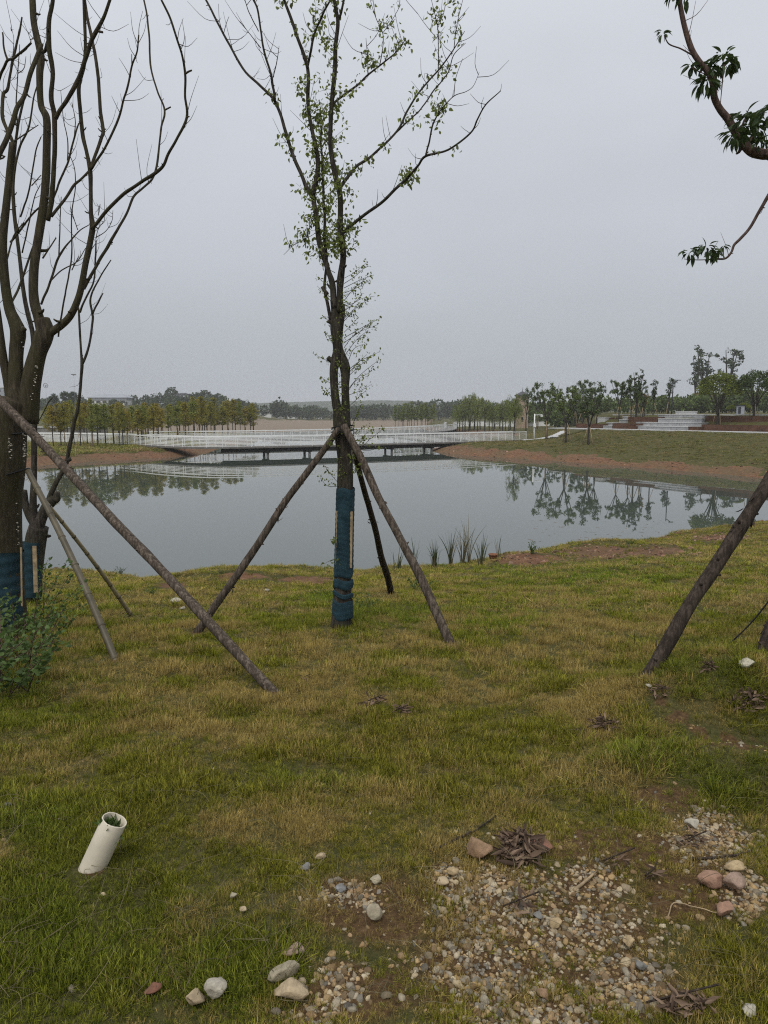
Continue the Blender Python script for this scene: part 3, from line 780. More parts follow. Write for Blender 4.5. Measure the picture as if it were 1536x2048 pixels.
C1a = add_limb(tree, z8([(582, 1000, 22), (550, 970, 20), (520, 900, 18), (480, 800, 17), (440, 680, 15), (385, 520, 13), (300, 430, 11), (220, 350, 10), (120, 170, 9), (30, 0, 8), (-30, -110, 4)], 0.05, 0.7), TY, bk, 'branch', 9, 6, 0.1, 12, spurs=12)
C1b = add_limb(tree, z8([(385, 520, 11), (372, 430, 11), (365, 380, 10), (330, 270, 9), (310, 150, 8), (295, 50, 8), (265, -20, 7), (230, -120, 3)], 0.35, 0.2), TY, bk, 'branch', 8, 6, 0.1, 13, spurs=9)
C1c = add_limb(tree, z8([(550, 350, 11), (565, 270, 11), (580, 200, 10), (600, 140, 10), (630, 70, 9), (665, 0, 7), (700, -90, 4)], 0.17, -0.1), TY, bk, 'branch', 8, 6, 0.1, 14, spurs=5)
C2 = add_limb(tree, z8([(712, 1600, 34), (718, 1500, 33), (722, 1430, 38), (728, 1370, 33), (735, 1300, 31), (728, 1210, 34), (722, 1150, 28), (715, 1000, 27), (700, 930, 27), (668, 760, 22), (668, 620, 21), (676, 500, 21), (690, 380, 20), (696, 230, 18), (705, 115, 17), (690, 20, 14), (684, -80, 11), (690, -200, 5)], 0.0, -0.25), TY, bk, 'branch', 10, 6, 0.1, 15, spurs=10)
C2f = add_limb(tree, z8([(705, 115, 11), (722, 60, 10), (738, -10, 9), (755, -120, 4)], -0.2, -0.3), TY, bk, 'branch', 8, 5, 0.1, 16)
C2a = add_limb(tree, z8([(722, 1205, 20), (745, 1178, 17), (830, 1110, 15), (900, 1060, 14), (970, 1000, 14), (1060, 910, 12), (1115, 850, 11), (1155, 800, 11), (1270, 768, 9), (1385, 680, 8), (1420, 610, 7), (1465, 535, 6), (1540, 465, 4)], 0, -0.9), TY, bk, 'branch', 9, 6, 0.1, 17, spurs=9)
C2a2 = add_limb(tree, z8([(1155, 800, 9), (1175, 720, 8), (1192, 640, 8), (1215, 590, 6), (1245, 548, 5), (1300, 492, 4), (1360, 470, 3), (1400, 440, 2.5), (1430, 370, 1.6)], -0.55, -0.7), TY, bk, 'branch', 7, 6, 0.1, 18, spurs=3)
C2a3 = add_limb(tree, z8([(1300, 492, 4), (1310, 400, 3), (1345, 300, 2)], -0.62, -0.7), TY, bk, 'twig', 6, 5, 0.1, 19)
C2b = add_limb(tree, z8([(708, 980, 20), (735, 935, 17), (770, 890, 15), (805, 850, 14), (860, 815, 12), (900, 780, 11), (1010, 670, 10), (1060, 570, 9), (1130, 460, 8), (1220, 360, 7), (1300, 250, 5), (1355, 160, 2.5)], 0, 0.7), TY, bk, 'branch', 9, 6, 0.1, 20, spurs=10)
C2b2 = add_limb(tree, z8([(1010, 670, 8), (1075, 610, 7), (1130, 560, 6), (1200, 460, 6), (1270, 372, 5), (1300, 280, 4), (1360, 220, 2)], 0.4, 0.6), TY, bk, 'branch', 7, 6, 0.1, 21, spurs=5)
C2c = add_limb(tree, z8([(675, 545, 14), (700, 515, 11), (800, 440, 9), (860, 385, 8), (920, 335, 7), (985, 285, 6), (1030, 240, 5), (1052, 195, 3)], -0.1, 0.3), TY, bk, 'branch', 8, 6, 0.1, 22, spurs=4)
tw = []
for k, L_ in enumerate(([(860, 385, 5), (858, 300, 4), (850, 195, 2)], [(920, 335, 5), (935, 250, 4), (935, 170, 4), (900, 90, 3), (868, -10, 2)], [(935, 170, 3), (985, 100, 2.5), (1030, 20, 1.6)],
                        [(1220, 355, 5), (1220, 230, 4), (1215, 130, 4), (1185, 0, 2)], [(1215, 150, 3), (1250, 60, 2.5), (1255, -20, 1.6)], [(1300, 250, 4), (1315, 130, 3), (1345, 0, 2)], [(1215, 200, 2.5), (1150, 120, 2), (1115, 70, 1.4)],
                        [(375, 395, 5), (395, 310, 4), (405, 235, 2)], [(310, 245, 4), (260, 180, 3), (205, 110, 1.6)], [(120, 170, 4), (100, 110, 2.5), (95, 20, 1.6)], [(300, 160, 4), (250, 60, 4), (225, -20, 2.5)],
                        [(588, 1110, 5), (560, 1170, 5), (540, 1220, 4), (480, 1255, 3), (428, 1305, 1.6)], [(120, 175, 3), (135, 120, 2.5), (148, 85, 1.6)], [(490, 800, 6), (478, 822, 6)], [(1380, 680, 3), (1350, 660, 2), (1335, 645, 1.4)])):
    tw.append(add_limb(tree, z8(L_, (-0.1, 0.1, 0.2, 0.5, 0.5, 0.6, 0.5, 0.3, 0.3, 0.6, 0.2, 0.0, 0.6, 0.1, -0.8)[k]), TY, bk, 'twig', 6, 5, 0.05, 30 + k, spurs=2 if k < 12 else 0))
C3 = add_limb(tree, z8([(655, 1400, 12), (645, 1300, 14), (640, 1230, 14), (637, 1100, 13), (630, 950, 12), (625, 800, 10), (618, 700, 8), (640, 560, 5)], 0.12, 0.2), TY, bk, 'branch', 8, 6, 0.1, 50, spurs=3)
C4 = add_limb(tree, z8([(668, 1640, 20), (655, 1560, 17), (638, 1490, 15), (640, 1440, 14), (645, 1390, 12), (650, 1330, 9)], 0.05, 0.1), TY, bk, 'branch', 9, 6, 0.1, 51)

# leaves: drooping clusters on short shoots
org = np.array(tree.location)
fm, sm = MB(), MB()
lr = np.random.default_rng(5)
def shoot(base, tip, n, ln, drop=0.7, twr=0.0022, spread=0.03):
    """a thin shoot with n leaves hanging off it"""
    base, tip = np.asarray(base), np.asarray(tip)
    mid = (base + tip) / 2 + lr.normal(size=3) * 0.02
    C, _ = tube(sm, [base - org, mid - org, tip - org], [twr, twr * 0.8, twr * 0.45], 4, 3)
    t = lr.uniform(0.25, 1.05, n)
    P = base + (tip - base) * t[:, None] + lr.normal(size=(n, 3)) * spread
    d = unit(lr.normal(size=(n, 3)) * 0.55 + np.array([0, 0, -drop]))
    L_ = ln * lr.uniform(0.6, 1.25, n)
    leaves(fm, P - org, d, L_, L_ * lr.uniform(0.5, 0.68, n), lr.uniform(0.55, 1.5, n), rs=lr)
def clusters(limb, n, ln, reach, nl, t0=0.0, t1=1.0, up=0.5):
    C, rr = limb
    for _ in range(n):
        k = int((t0 + (t1 - t0) * lr.random()) * (len(C) - 1)); d = unit(lr.normal(size=3) + np.array([0, 0, up]))
        shoot(C[k], C[k] + d * reach * lr.uniform(0.5, 1.2), int(nl * lr.uniform(0.6, 1.4)), ln)
clusters(C1, 36, 0.044, 0.20, 13, 0.22, 0.82)
clusters(C2, 36, 0.044, 0.20, 13, 0.22, 0.80)
clusters(C3, 64, 0.046, 0.24, 14, 0.15, 1.0)
clusters(C1a, 8, 0.05, 0.13, 8, 0.25, 0.55)
clusters(C1c, 8, 0.05, 0.16, 11, 0.2, 0.8)
clusters(C2a, 9, 0.05, 0.16, 10, 0.02, 0.15)
clusters(C2a, 7, 0.05, 0.13, 11, 0.34, 0.46)
clusters(C2a, 3, 0.045, 0.06, 5, 0.6, 0.72)
clusters(C2a2, 9, 0.05, 0.12, 9, 0.2, 0.62)
clusters(C2b, 9, 0.05, 0.13, 8, 0.08, 0.5)
clusters(C2b, 8, 0.045, 0.13, 8, 0.55, 0.95)
clusters(C2b2, 6, 0.045, 0.12, 8, 0.1, 0.8)
clusters(C2c, 12, 0.045, 0.14, 9, 0.2, 1.0)
for k in (0, 1, 2, 3, 4, 5): clusters(tw[k], 6, 0.042, 0.11, 8, 0.2, 0.95)
clusters(tw[11], 8, 0.05, 0.12, 9, 0.35, 0.8)
clusters(C1, 10, 0.05, 0.16, 12, 0.86, 0.98); clusters(C2, 6, 0.05, 0.14, 10, 0.86, 0.98)
# feathery shoots on the lower trunk, mostly to the right
for k in range(30):
    py = 540 + 275 * (k + lr.random()) / 30
    right = k % 4 != 0
    x0 = (694 if py < 720 else 703) if right else (664 if py < 640 else 668)
    ang = lr.uniform(25, 55); ln = lr.uniform(35, 80) * (1 if right else 0.75)
    b, t = D(x0 - (6 if right else -6), py, TY), D(x0 + (1 if right else -1) * ln * math.cos(R(ang)), py - ln * math.sin(R(ang)), TY + lr.uniform(-0.25, 0.15))
    shoot(b, t, 24, 0.030, 0.35, 0.0032, 0.018)
for (a, b) in (((700, 900), (742, 860)), ((702, 915), (770, 855)), ((704, 880), (745, 875)), ((698, 868), (722, 810)), ((676, 965), (648, 930)), ((678, 972), (640, 955)), ((700, 935), (725, 950)), ((705, 895), (765, 893)),
               ((702, 870), (735, 850)), ((690, 915), (715, 905)), ((678, 900), (660, 880)), ((680, 1120), (648, 1128)), ((675, 1085), (664, 1080)), ((692, 840), (700, 870)), ((700, 925), (690, 950)), ((703, 905), (712, 935))):
    shoot(D(*a, TY - 0.05), D(*b, TY - lr.uniform(0, 0.35)), 18, 0.036, 0.4, 0.003, 0.018)
for k in range(40):                   # little sprouts hugging the bark
    py = lr.uniform(560, 960); b = D(685 + lr.uniform(-8, 8), py, TY - 0.09)
    shoot(b, b + np.array([lr.uniform(-.07, .07), -lr.uniform(0.02, 0.08), lr.uniform(0, .08)]), 7, 0.026, 0.3, 0.0015, 0.02)
link('foliage', fm.mesh('foliage', M['leaf_main']), tree)
link('leaf_shoots', sm.mesh('leaf_shoots', bk), tree)

# blue net wound round the trunk, with two split-bamboo guards
def band(root, y0, y1, tilt, grow, seed, px0=687):
    m = MB(); o_ = np.array(root.location); rows = []
    n = max(6, int(abs(y1 - y0) / 3))
    ys = np.linspace(y0, y1, n)
    tp = limb_pts(trunk, TY)
    cx = np.interp(ys, [t[1] for t in trunk][::-1], [t[0] for t in trunk][::-1]); ww = np.interp(ys, [t[1] for t in trunk][::-1], [t[2] for t in trunk][::-1])
    th = np.linspace(0, 2 * np.pi, 28, endpoint=False)
    V = []
    for i in range(n):
        c = D(cx[i], ys[i], TY); r0 = ww[i] * TY / FPX / 2 * grow
        fold = 0.022 * np.sin(i * 1.9 + 2 * np.sin(th + seed) + 1.3 * np.cos(2 * th)) + 0.03 * (fbm(np.cos(th) * 2 + seed, np.sin(th) * 2 + i * 0.35, seed) - 0.5)
        if i in (0, n - 1): fold = fold - 0.06
        rr = r0 * (1.05 + fold)
        V.append(np.stack([c[0] + rr * np.cos(th), c[1] + rr * np.sin(th), c[2] + tilt * np.cos(th + seed) + 0.012 * np.sin(3 * th + seed)], 1))
    V = np.concatenate(V) - o_; S = 28
    i = np.arange(n - 1)[:, None] * S; j = np.arange(S)[None, :]; j2 = (j + 1) % S
    F = np.stack([i + j, i + j2, i + S + j2, i + S + j], -1).reshape(-1, 4)
    m.add(V, F); link('net_wrap', m.mesh('net_wrap', M['wrap']), root)
band(tree, 1152, 976, 0.0, 1.10, 1)
band(tree, 1176, 1158, 0.012, 1.12, 2)
band(tree, 1192, 1183, 0.02, 1.10, 3)
band(tree, 1233, 1197, 0.02, 1.07, 4)
def slat(root, a, b, Y, w, th=0.008, matl='slat', nm='bamboo_slat'):
    p, q = D(*a, Y), D(*b, Y); m = MB(); o_ = np.array(root.location)
    d = unit(q - p); s = unit(np.cross(d, np.array([0, 1.0, 0]))); f = np.cross(s, d)
    box(m, (p + q) / 2 - o_, (w, th, np.linalg.norm(q - p)), axes=np.stack([s, f, d]))
    return link(nm, m.mesh(nm, M[matl], False), root)
for k_, (yy_, rr_) in enumerate(((858, 40), (862, 41), (853, 39))):   # wire lashing where the props meet the trunk
    m = MB(); c = D(685.5, yy_, TY - 0.02); th = np.linspace(0, 2 * np.pi, 30); q_ = rr_ * TY / FPX / 2 * 1.12
    tube(m, np.stack([c[0] + q_ * np.cos(th), c[1] + q_ * np.sin(th) * 1.2, c[2] + 0.015 * np.sin(th + k_)], 1) - np.array(tree.location), 0.005, 5, 1, cap=False); link('lashing', m.mesh('lashing', M['rope']), tree)
slat(tree, (674, 1128), (676, 1022), TY - 0.06, 0.034); slat(tree, (700, 1136), (702, 1023), TY - 0.075, 0.04)

# ------------------------------------------------------------------ props: rough poles
def rough_pole(label, foot, top, w0, w1, topY, matl='pole', sink=0.12, knots=9, seed=0, group=None):
    g = G(*foot); p1 = D(*top, topY)
    d = unit(p1 - g); p0 = g - d * sink
    r0 = w0 * np.linalg.norm(g - np.array([0, 0, CAM_Z])) / FPX / 2; r1 = w1 * np.linalg.norm(p1 - np.array([0, 0, CAM_Z])) / FPX / 2
    n = 7; t = np.linspace(0, 1, n)
    rs = np.random.default_rng(seed + 300)
    P = p0 + (p1 - p0) * t[:, None] + rs.normal(size=(n, 3)) * 0.008
    m = MB(); C, rr = tube(m, P - g, r0 + (r1 - r0) * t, 12, 8, 0.14, seed + 60)
    for _ in range(knots):
        k = rs.integers(2, len(C) - 3); a = unit(np.cross(d, rs.normal(size=3)))
        tube(m, [C[k] + a * rr[k] * 0.6, C[k] + a * rr[k] * rs.uniform(1.15, 1.5) + d * 0.01], [rr[k] * 0.35, rr[k] * 0.15], 6, 2)
    for _ in range(knots):            # lifted flakes of bark
        k = rs.integers(2, len(C) - 3); a = unit(np.cross(d, rs.normal(size=3)))
        leaves(m, [C[k] + a * rr[k] * 0.98], [a * 0.5 + d * rs.choice([-1, 1])], rs.uniform(0.04, 0.09), 0.02, 1.0, rs=rs)
    o = link('support_pole', m.mesh('support_pole', M[matl]), None, label, 'pole', loc=tuple(g))
    if group: o['group'] = group
    return o
rough_pole('rough bark pole propping the middle tree from the left', (394, 1264), (677, 858), 16, 12.5, TY - 0.12, 'pole', seed=1)
rough_pole('pale rough pole propping the middle tree from the front right', (901, 1285), (688, 850), 18.5, 14, TY - 0.16, 'pole', seed=2)
rough_pole('darker pole behind, propping the middle tree from the far side', (783, 1186), (701, 872), 13, 10.5, TY + 0.12, 'pole_dark', seed=3)
LTB = G(10, 1268); LY = LTB[1]
rough_pole('long grey-brown pole running from the left tree down to the middle grass', (546, 1381), (-14, 784), 20, 15, LY - 0.33, 'pole', seed=4)
rough_pole('thick dark pole leaning in from the right edge', (1297, 1347), (1590, 880), 26, 23, G(1297, 1347)[1] + 0.35, 'pole_dark', seed=5)
rough_pole('dark stake foot at the far right edge beside the white stone', (1533, 1312), (1600, 1010), 24, 21, G(1533, 1312)[1] + 0.3, 'pole_dark', seed=6)
def bamboo(label, foot, top, w0, w1, topY, nodes, tint):
    g = G(*foot); p1 = D(*top, topY); d = unit(p1 - g); p0 = g - d * 0.1
    r0 = w0 * np.linalg.norm(g - np.array([0, 0, CAM_Z])) / FPX / 2; r1 = w1 * np.linalg.norm(p1 - np.array([0, 0, CAM_Z])) / FPX / 2
    o = link('bamboo_pole', None, None, label, 'pole', loc=tuple(g))
    m = MB(); t = np.linspace(0, 1, 9); rs = np.random.default_rng(int(w0 * 10))
    bow = np.sin(np.pi * t)[:, None] * np.array([0.02, 0.03, 0.0])
    PP = p0 - g + (p1 - p0) * t[:, None] + bow
    C, rr = tube(m, PP, r0 + (r1 - r0) * t, 12, 6, 0.03, 7, tint=tint)
    link('culm', m.mesh('culm', M['bamboo']), o)
    for f in nodes:
        k = min(len(C) - 2, int(f * (len(C) - 1))); m = MB(); dd = unit(C[k + 1] - C[k])
        tube(m, [C[k] - dd * 0.012, C[k] - dd * 0.004, C[k] + dd * 0.004, C[k] + dd * 0.012], np.array([1.0, 1.16, 1.16, 1.0]) * rr[k] * 1.01, 12, 1, tint=0.35, cap=False)
        link('node', m.mesh('node', M['bamboo']), o)
bamboo('thick grey-green bamboo prop leaning against the left tree', (229, 1319), (56, 942), 13.5, 10, LY - 0.16, [0.05, 0.2, 0.34, 0.49, 0.63, 0.77, 0.9], 0.36)
bamboo('slim yellow bamboo prop behind the thicker one', (262, 1232), (70, 978), 8, 6.5, LY - 0.2, [0.07, 0.22, 0.32, 0.46, 0.58, 0.7, 0.8, 0.9], 1.15)

# ------------------------------------------------------------------ big bare tree on the left
ltree = link('bare_tree', None, None, 'large bare tree at the left edge with thick upswept limbs', 'tree', loc=tuple(LTB - np.array([0, 0, 0.08])))
bo = M['bark_olive']
def z7(L_, dy0=0.0, dy1=0.0, s=1.0):
    n = len(L_)
    return [(x * 0.342, y * 0.342, w * 0.342 * s * 0.74, dy0 + (dy1 - dy0) * i / max(1, n - 1)) for i, (x, y, w) in enumerate(L_)]
lt_trunk = [(0, 1285, 100), (0, 1240, 90), (2, 1150, 80), (3, 1060, 80), (6, 1000, 80), (12, 940, 84), (16, 890, 82), (27, 845, 66), (35, 805, 54)]
def ll(L_, nm='branch', seed=0, spurs=0, seg=10, lump=0.1, mt=None): return add_limb(ltree, L_, LY, mt or bo, nm, seg, 6, lump, seed, 0.5, spurs)
ll(lt_trunk, 'trunk', 61, 0, 20, 0.06)
ll([(34, 850, 34), (34, 786, 29), (33, 740, 25), (34, 700, 24), (36, 668, 26), (28, 645, 22), (18, 622, 18), (10, 585, 16), (6, 540, 15), (5, 480, 14), (14, 400, 12), (22, 330, 11), (26, 285, 10)], 'limb', 62, 1, 14)
ll([(36, 668, 16), (44, 662, 14), (50, 656, 10)], 'stub', 63)
ll([(44, 845, 46), (57, 775, 34), (66, 735, 32), (75, 705, 30), (84, 680, 32), (88, 662, 30), (82, 640, 26)], 'limb', 64, 0, 16)
ll([(30, 860, 22), (14, 770, 16), (7, 705, 14), (3, 670, 12), (-6, 620, 12), (-16, 560, 10), (-20, 480, 9)], 'limb', 65, 2)
ll(z7([(250, 1960, 88), (228, 1860, 72), (206, 1750, 66), (205, 1600, 62), (220, 1470, 58), (238, 1340, 56), (262, 1150, 54), (268, 900, 50), (270, 700, 48), (238, 610, 40), (236, 430, 42), (243, 330, 42), (205, 150, 38), (192, 0, 36), (180, -130, 26), (160, -330, 10)], 0, 0.3), 'limb', 66, 8, 14)
ll(z7([(280, 1290, 30), (300, 1150, 34), (314, 1000, 30), (320, 850, 30), (318, 690, 32), (298, 580, 30), (308, 430, 28), (288, 280, 30), (288, 120, 26), (310, 0, 22), (320, -200, 8)], -0.05, -0.35), 'limb', 67, 8)
ll(z7([(322, 690, 28), (350, 640, 26), (400, 570, 26), (445, 490, 28), (480, 410, 26), (505, 330, 28), (530, 250, 26), (565, 180, 26), (610, 90, 20), (650, -20, 18), (690, -160, 8)], -0.25, -0.55), 'limb', 68, 8)
ll(z7([(575, 185, 16), (588, 188, 15), (602, 190, 14)], -0.5, -0.5), 'stub', 69)
ll(z7([(-40, 990, 32), (0, 900, 32), (50, 775, 32), (100, 640, 30), (145, 560, 28), (190, 400, 28), (232, 290, 26), (245, 260, 20)], -0.3, 0.0), 'limb', 70, 8)
ll(z7([(235, 300, 20), (262, 300, 20), (276, 255, 22), (280, 230, 14)], 0.1, 0.0), 'stub', 71)
L2 = ll(z7([(262, 1970, 70), (310, 1935, 58), (370, 1890, 52), (420, 1830, 48), (460, 1740, 46), (482, 1650, 44), (500, 1540, 42), (525, 1420, 40), (540, 1330, 38), (532, 1250, 28), (530, 1120, 26), (525, 1000, 30), (505, 890, 24), (482, 790, 26), (470, 640, 24), (463, 500, 26), (490, 390, 22), (498, 280, 20), (496, 180, 20), (490, 0, 20), (480, -150, 8)], 0, -0.3), 'limb', 72, 14, 14)
ll(z7([(540, 1340, 26), (570, 1300, 24), (620, 1235, 24), (690, 1165, 23), (760, 1108, 23), (830, 1062, 22), (900, 1015, 24), (955, 972, 22), (985, 900, 20), (1030, 820, 18), (1092, 688, 18), (1082, 560, 16), (1082, 430, 16), (1065, 320, 14), (1040, 240, 14), (995, 105, 14), (940, -10, 12), (890, -120, 5)], -0.2, -1.0), 'limb', 73, 12)
ll(z7([(1083, 430, 14), (1102, 418, 13), (1122, 410, 11)], -0.85, -0.85), 'stub', 74); ll(z7([(1090, 688, 12), (1108, 681, 8)], -0.8, -0.8), 'stub', 75)
ll(z7([(488, 1690, 24), (530, 1610, 22), (600, 1490, 22), (645, 1415, 22), (700, 1320, 18), (745, 1240, 16), (782, 1150, 17), (840, 1095, 15), (890, 1045, 15), (918, 965, 15), (930, 850, 13), (945, 740, 13), (962, 645, 13), (920, 530, 12), (882, 400, 12), (875, 250, 12), (860, 100, 11), (838, -20, 10), (820, -120, 4)], 0.0, 0.5), 'limb', 76, 14)
ll(z7([(962, 645, 12), (980, 635, 11), (999, 625, 9)], 0.4, 0.4), 'stub', 77); ll(z7([(640, 1418, 14), (660, 1418, 10)], 0.15, 0.15), 'stub', 78)
ll(z7([(528, 990, 22), (560, 900, 22), (592, 810, 22), (604, 765, 24), (588, 640, 22), (578, 480, 22), (560, 350, 20), (540, 230, 20), (515, 120, 18), (495, 0, 16), (470, -130, 6)], -0.2, 0.2), 'limb', 79, 8)
ll(z7([(535, 985, 18), (580, 920, 16), (622, 850, 15), (690, 705, 15), (722, 590, 13), (745, 510, 13), (772, 385, 12), (800, 305, 10), (812, 205, 9)], -0.2, -0.5), 'branch', 80, 14)
ll(z7([(772, 385, 8), (770, 315, 4)], -0.45, -0.45), 'twig', 81)
ll(z7([(298, 1265, 22), (340, 1215, 20), (385, 1160, 19), (430, 1085, 19), (470, 1050, 16), (520, 1000, 15)], 0.1, 0.25), 'branch', 82, 3)
ll(z7([(20, 540, 22), (15, 600, 20), (20, 700, 22), (72, 820, 22), (75, 940, 26), (55, 1040, 28), (40, 1150, 30), (20, 1280, 34)][::-1], 0.35, 0.6), 'limb', 83, 6)
ll(z7([(20, 545, 20), (45, 520, 18), (58, 440, 14), (76, 350, 15), (95, 260, 13), (115, 180, 12), (128, 100, 9)], 0.6, 0.6), 'branch', 84, 6)
ll(z7([(-10, 480, 16), (20, 400, 16), (45, 352, 16), (80, 340, 15), (130, 300, 14), (182, 250, 13)], 0.6, 0.3), 'branch', 85, 3); ll(z7([(45, 352, 13), (25, 290, 11), (15, 190, 9)], 0.6, 0.6), 'branch', 86)
# finer upright shoots behind
rs = np.random.default_rng(8)
for k, L_ in enumerate(([(60, 1780, 18), (110, 1680, 16), (180, 1480, 14), (235, 1340, 10)], [(240, 1780, 16), (290, 1660, 16), (345, 1500, 16), (420, 1400, 10), (465, 1350, 8), (520, 1315, 6)], [(345, 1500, 10), (350, 1330, 8), (358, 1150, 5)],
        [(290, 1650, 10), (360, 1580, 9), (450, 1530, 7), (500, 1450, 5)], [(340, 1970, 12), (370, 1780, 12), (400, 1620, 11), (420, 1480, 10), (418, 1260, 8), (440, 1100, 7), (435, 980, 6), (395, 880, 4)], [(420, 1580, 8), (460, 1500, 6)],
        [(300, 1190, 14), (350, 1060, 14), (400, 940, 13), (435, 800, 12), (460, 720, 9)], [(395, 940, 9), (395, 820, 7), (370, 690, 5), (355, 530, 3)], [(435, 800, 7), (440, 700, 6), (420, 600, 4)], [(110, 1360, 22), (80, 1250, 20), (75, 1100, 18), (95, 950, 16), (120, 850, 14), (170, 740, 12), (200, 560, 9), (240, 440, 6)],
        [(90, 880, 12), (100, 730, 10), (95, 600, 8), (105, 420, 6), (115, 260, 4)], [(120, 1270, 12), (165, 1130, 11), (190, 1000, 10), (210, 880, 9), (240, 800, 7)], [(185, 1085, 8), (240, 1025, 6)], [(80, 830, 9), (150, 780, 8), (225, 730, 5)],
        [(60, 1420, 16), (130, 1330, 14), (210, 1230, 12), (290, 1180, 9)], [(130, 1480, 10), (170, 1300, 9), (200, 1160, 7), (235, 1080, 5)], [(40, 1520, 12), (80, 1380, 10), (140, 1300, 8)], [(250, 1510, 12), (290, 1450, 10), (328, 1390, 8)],
        [(560, 1400, 6), (575, 1340, 5), (610, 1290, 4)], [(560, 1390, 7), (620, 1350, 5), (655, 1290, 4), (660, 1230, 3)], [(575, 1260, 6), (585, 1195, 5)], [(455, 1345, 6), (430, 1270, 5), (412, 1210, 3)], [(105, 430, 6), (140, 400, 5), (152, 330, 3)], [(75, 350, 5), (80, 220, 3), (60, 160, 2)], [(180, 250, 5), (170, 210, 3), (135, 120, 2)])):
    ll(z7(L_, 0.45 + 0.3 * rs.random(), 0.5 + 0.4 * rs.random()), 'twig', 90 + k, 4, 7)
# bracket fungus dotted down the trunk
m = MB(); o_ = np.array(ltree.location)
fr = np.random.default_rng(3)
for k in range(150):
    t = fr.random()
    px, py = [(10 + 14 * t, 838 + 75 * t), (48 + 3 * t, 868 + 60 * t), (50 + 14 * fr.random(), 946 + 16 * fr.random()), (20 + 40 * t, 650 + 60 * t), (62 + 12 * t, 800 - 70 * t), (33 + 5 * t, 1000 + 105 * t)][fr.choice(6, p=[0.28, 0.16, 0.26, 0.06, 0.14, 0.10])]
    px += fr.normal() * 2.0; py += fr.normal() * 2
    wpx = np.interp(py, [660, 805, 880, 980, 1150], [24, 50, 82, 80, 80]) / 2; cxp = np.interp(py, [660, 805, 880, 980, 1150], [84, 46, 18, 8, 3])
    q = np.clip((px - cxp) / wpx, -0.95, 0.95); yy = LY - math.sqrt(1 - q * q) * wpx * LY / FPX * 0.97
    r_ = fr.uniform(0.003, 0.007)
    p = D(px, py, yy) - o_
    th = np.linspace(0, 2 * np.pi, 7, endpoint=False)
    V = np.vstack([np.stack([r_ * 1.5 * np.cos(th), -r_ * 0.9 * np.abs(np.sin(th)) , r_ * 0.7 * np.sin(th)], 1), [[0, -r_ * 1.2, r_ * 0.3]]]) + p
    m.add(V, np.array([[i, (i + 1) % 7, 7] for i in range(7)]))
link('bracket_fungus', m.mesh('bracket_fungus', M['fungus']), ltree)
def wrap_on(root, L_, Y0, y0, y1, grow, seed):
    m = MB(); o_ = np.array(root.location); n = 34; ys = np.linspace(y0, y1, n)
    yy = [a[1] for a in L_][::-1]; cx = np.interp(ys, yy, [a[0] for a in L_][::-1]); ww = np.interp(ys, yy, [a[2] for a in L_][::-1])
    th = np.linspace(0, 2 * np.pi, 32, endpoint=False); V = []
    for i in range(n):
        c = D(cx[i], ys[i], Y0); r0 = ww[i] * Y0 / FPX / 2 * grow
        f = 0.018 * np.sin(i * 1.3 + 2 * np.sin(th + seed)) + 0.06 * (fbm(np.cos(th) * 2.5 + seed, np.sin(th) * 2.5 + i * 0.18, seed) - 0.5)
        V.append(np.stack([c[0] + r0 * (1.02 + f) * np.cos(th), c[1] + r0 * (1.02 + f) * np.sin(th), c[2] + 0.015 * np.sin(2 * th + seed + (i == n - 1))], 1))
    V = np.concatenate(V) - o_; S = 32
    i = np.arange(n - 1)[:, None] * S; j = np.arange(S)[None, :]; j2 = (j + 1) % S
    m.add(V, np.stack([i + j, i + j2, i + S + j2, i + S + j], -1).reshape(-1, 4))
    link('net_wrap', m.mesh('net_wrap', M['wrap']), root)
wrap_on(ltree, [(0, 1285, 96), (0, 1240, 90), (1, 1150, 80), (2, 1060, 80)], LY, 1245, 1102, 1.06, 3)
slat(ltree, (44, 1212), (42, 1095), LY - 0.08, 0.016, 0.01)
# black strap round the trunk
m = MB(); c = D(12, 943, LY); th = np.linspace(0, 2 * np.pi, 25); rr_ = 84 * LY / FPX / 2 * 1.03
tube(m, np.stack([c[0] + rr_ * np.cos(th), c[1] + rr_ * np.sin(th), c[2] + 0.03 * np.cos(th * 2)], 1) - o_, 0.008, 6, 1, cap=False); link('strap', m.mesh('strap', M['rope']), ltree)
m = MB(); c = D(36, 868, LY); rr_ = 56 * LY / FPX / 2 * 1.2
tube(m, np.stack([c[0] + rr_ * np.cos(th), c[1] + rr_ * np.sin(th), c[2] + 0.02 * np.cos(th)], 1) - o_, 0.010, 6, 1, cap=False); link('strap', m.mesh('strap', M['rope']), ltree)

# forked tree just behind it
BTB = G(63, 1205); BY = BTB[1]
btree = link('forked_tree', None, None, 'smaller forked tree with blue wrap just behind the big left tree', 'tree', loc=tuple(BTB - np.array([0, 0, 0.05])))
def bl(L_, nm='branch', seed=0, spurs=0, seg=10): return add_limb(btree, L_, BY, bk, nm, seg, 6, 0.1, seed, 0.5, spurs)
bt_trunk = [(62, 1215, 40), (62, 1190, 37), (63, 1120, 36), (66, 1075, 36), (72, 1050, 34)]
bl(bt_trunk, 'trunk', 120, 0, 14)
bl([(70, 1062, 24), (66, 1030, 15), (65, 1000, 12), (67, 950, 10.5), (68, 880, 10), (69, 800, 9), (68, 740, 9), (67, 690, 9), (64, 660, 8), (56, 625, 8), (48, 581, 7), (40, 520, 6), (28, 420, 6), (26, 340, 5), (36, 250, 4), (60, 150, 3)], 'stem', 121, 6)
bl([(74, 1062, 24), (84, 1036, 20), (94, 1015, 19), (104, 1003, 20), (112, 995, 16)], 'stem', 122)
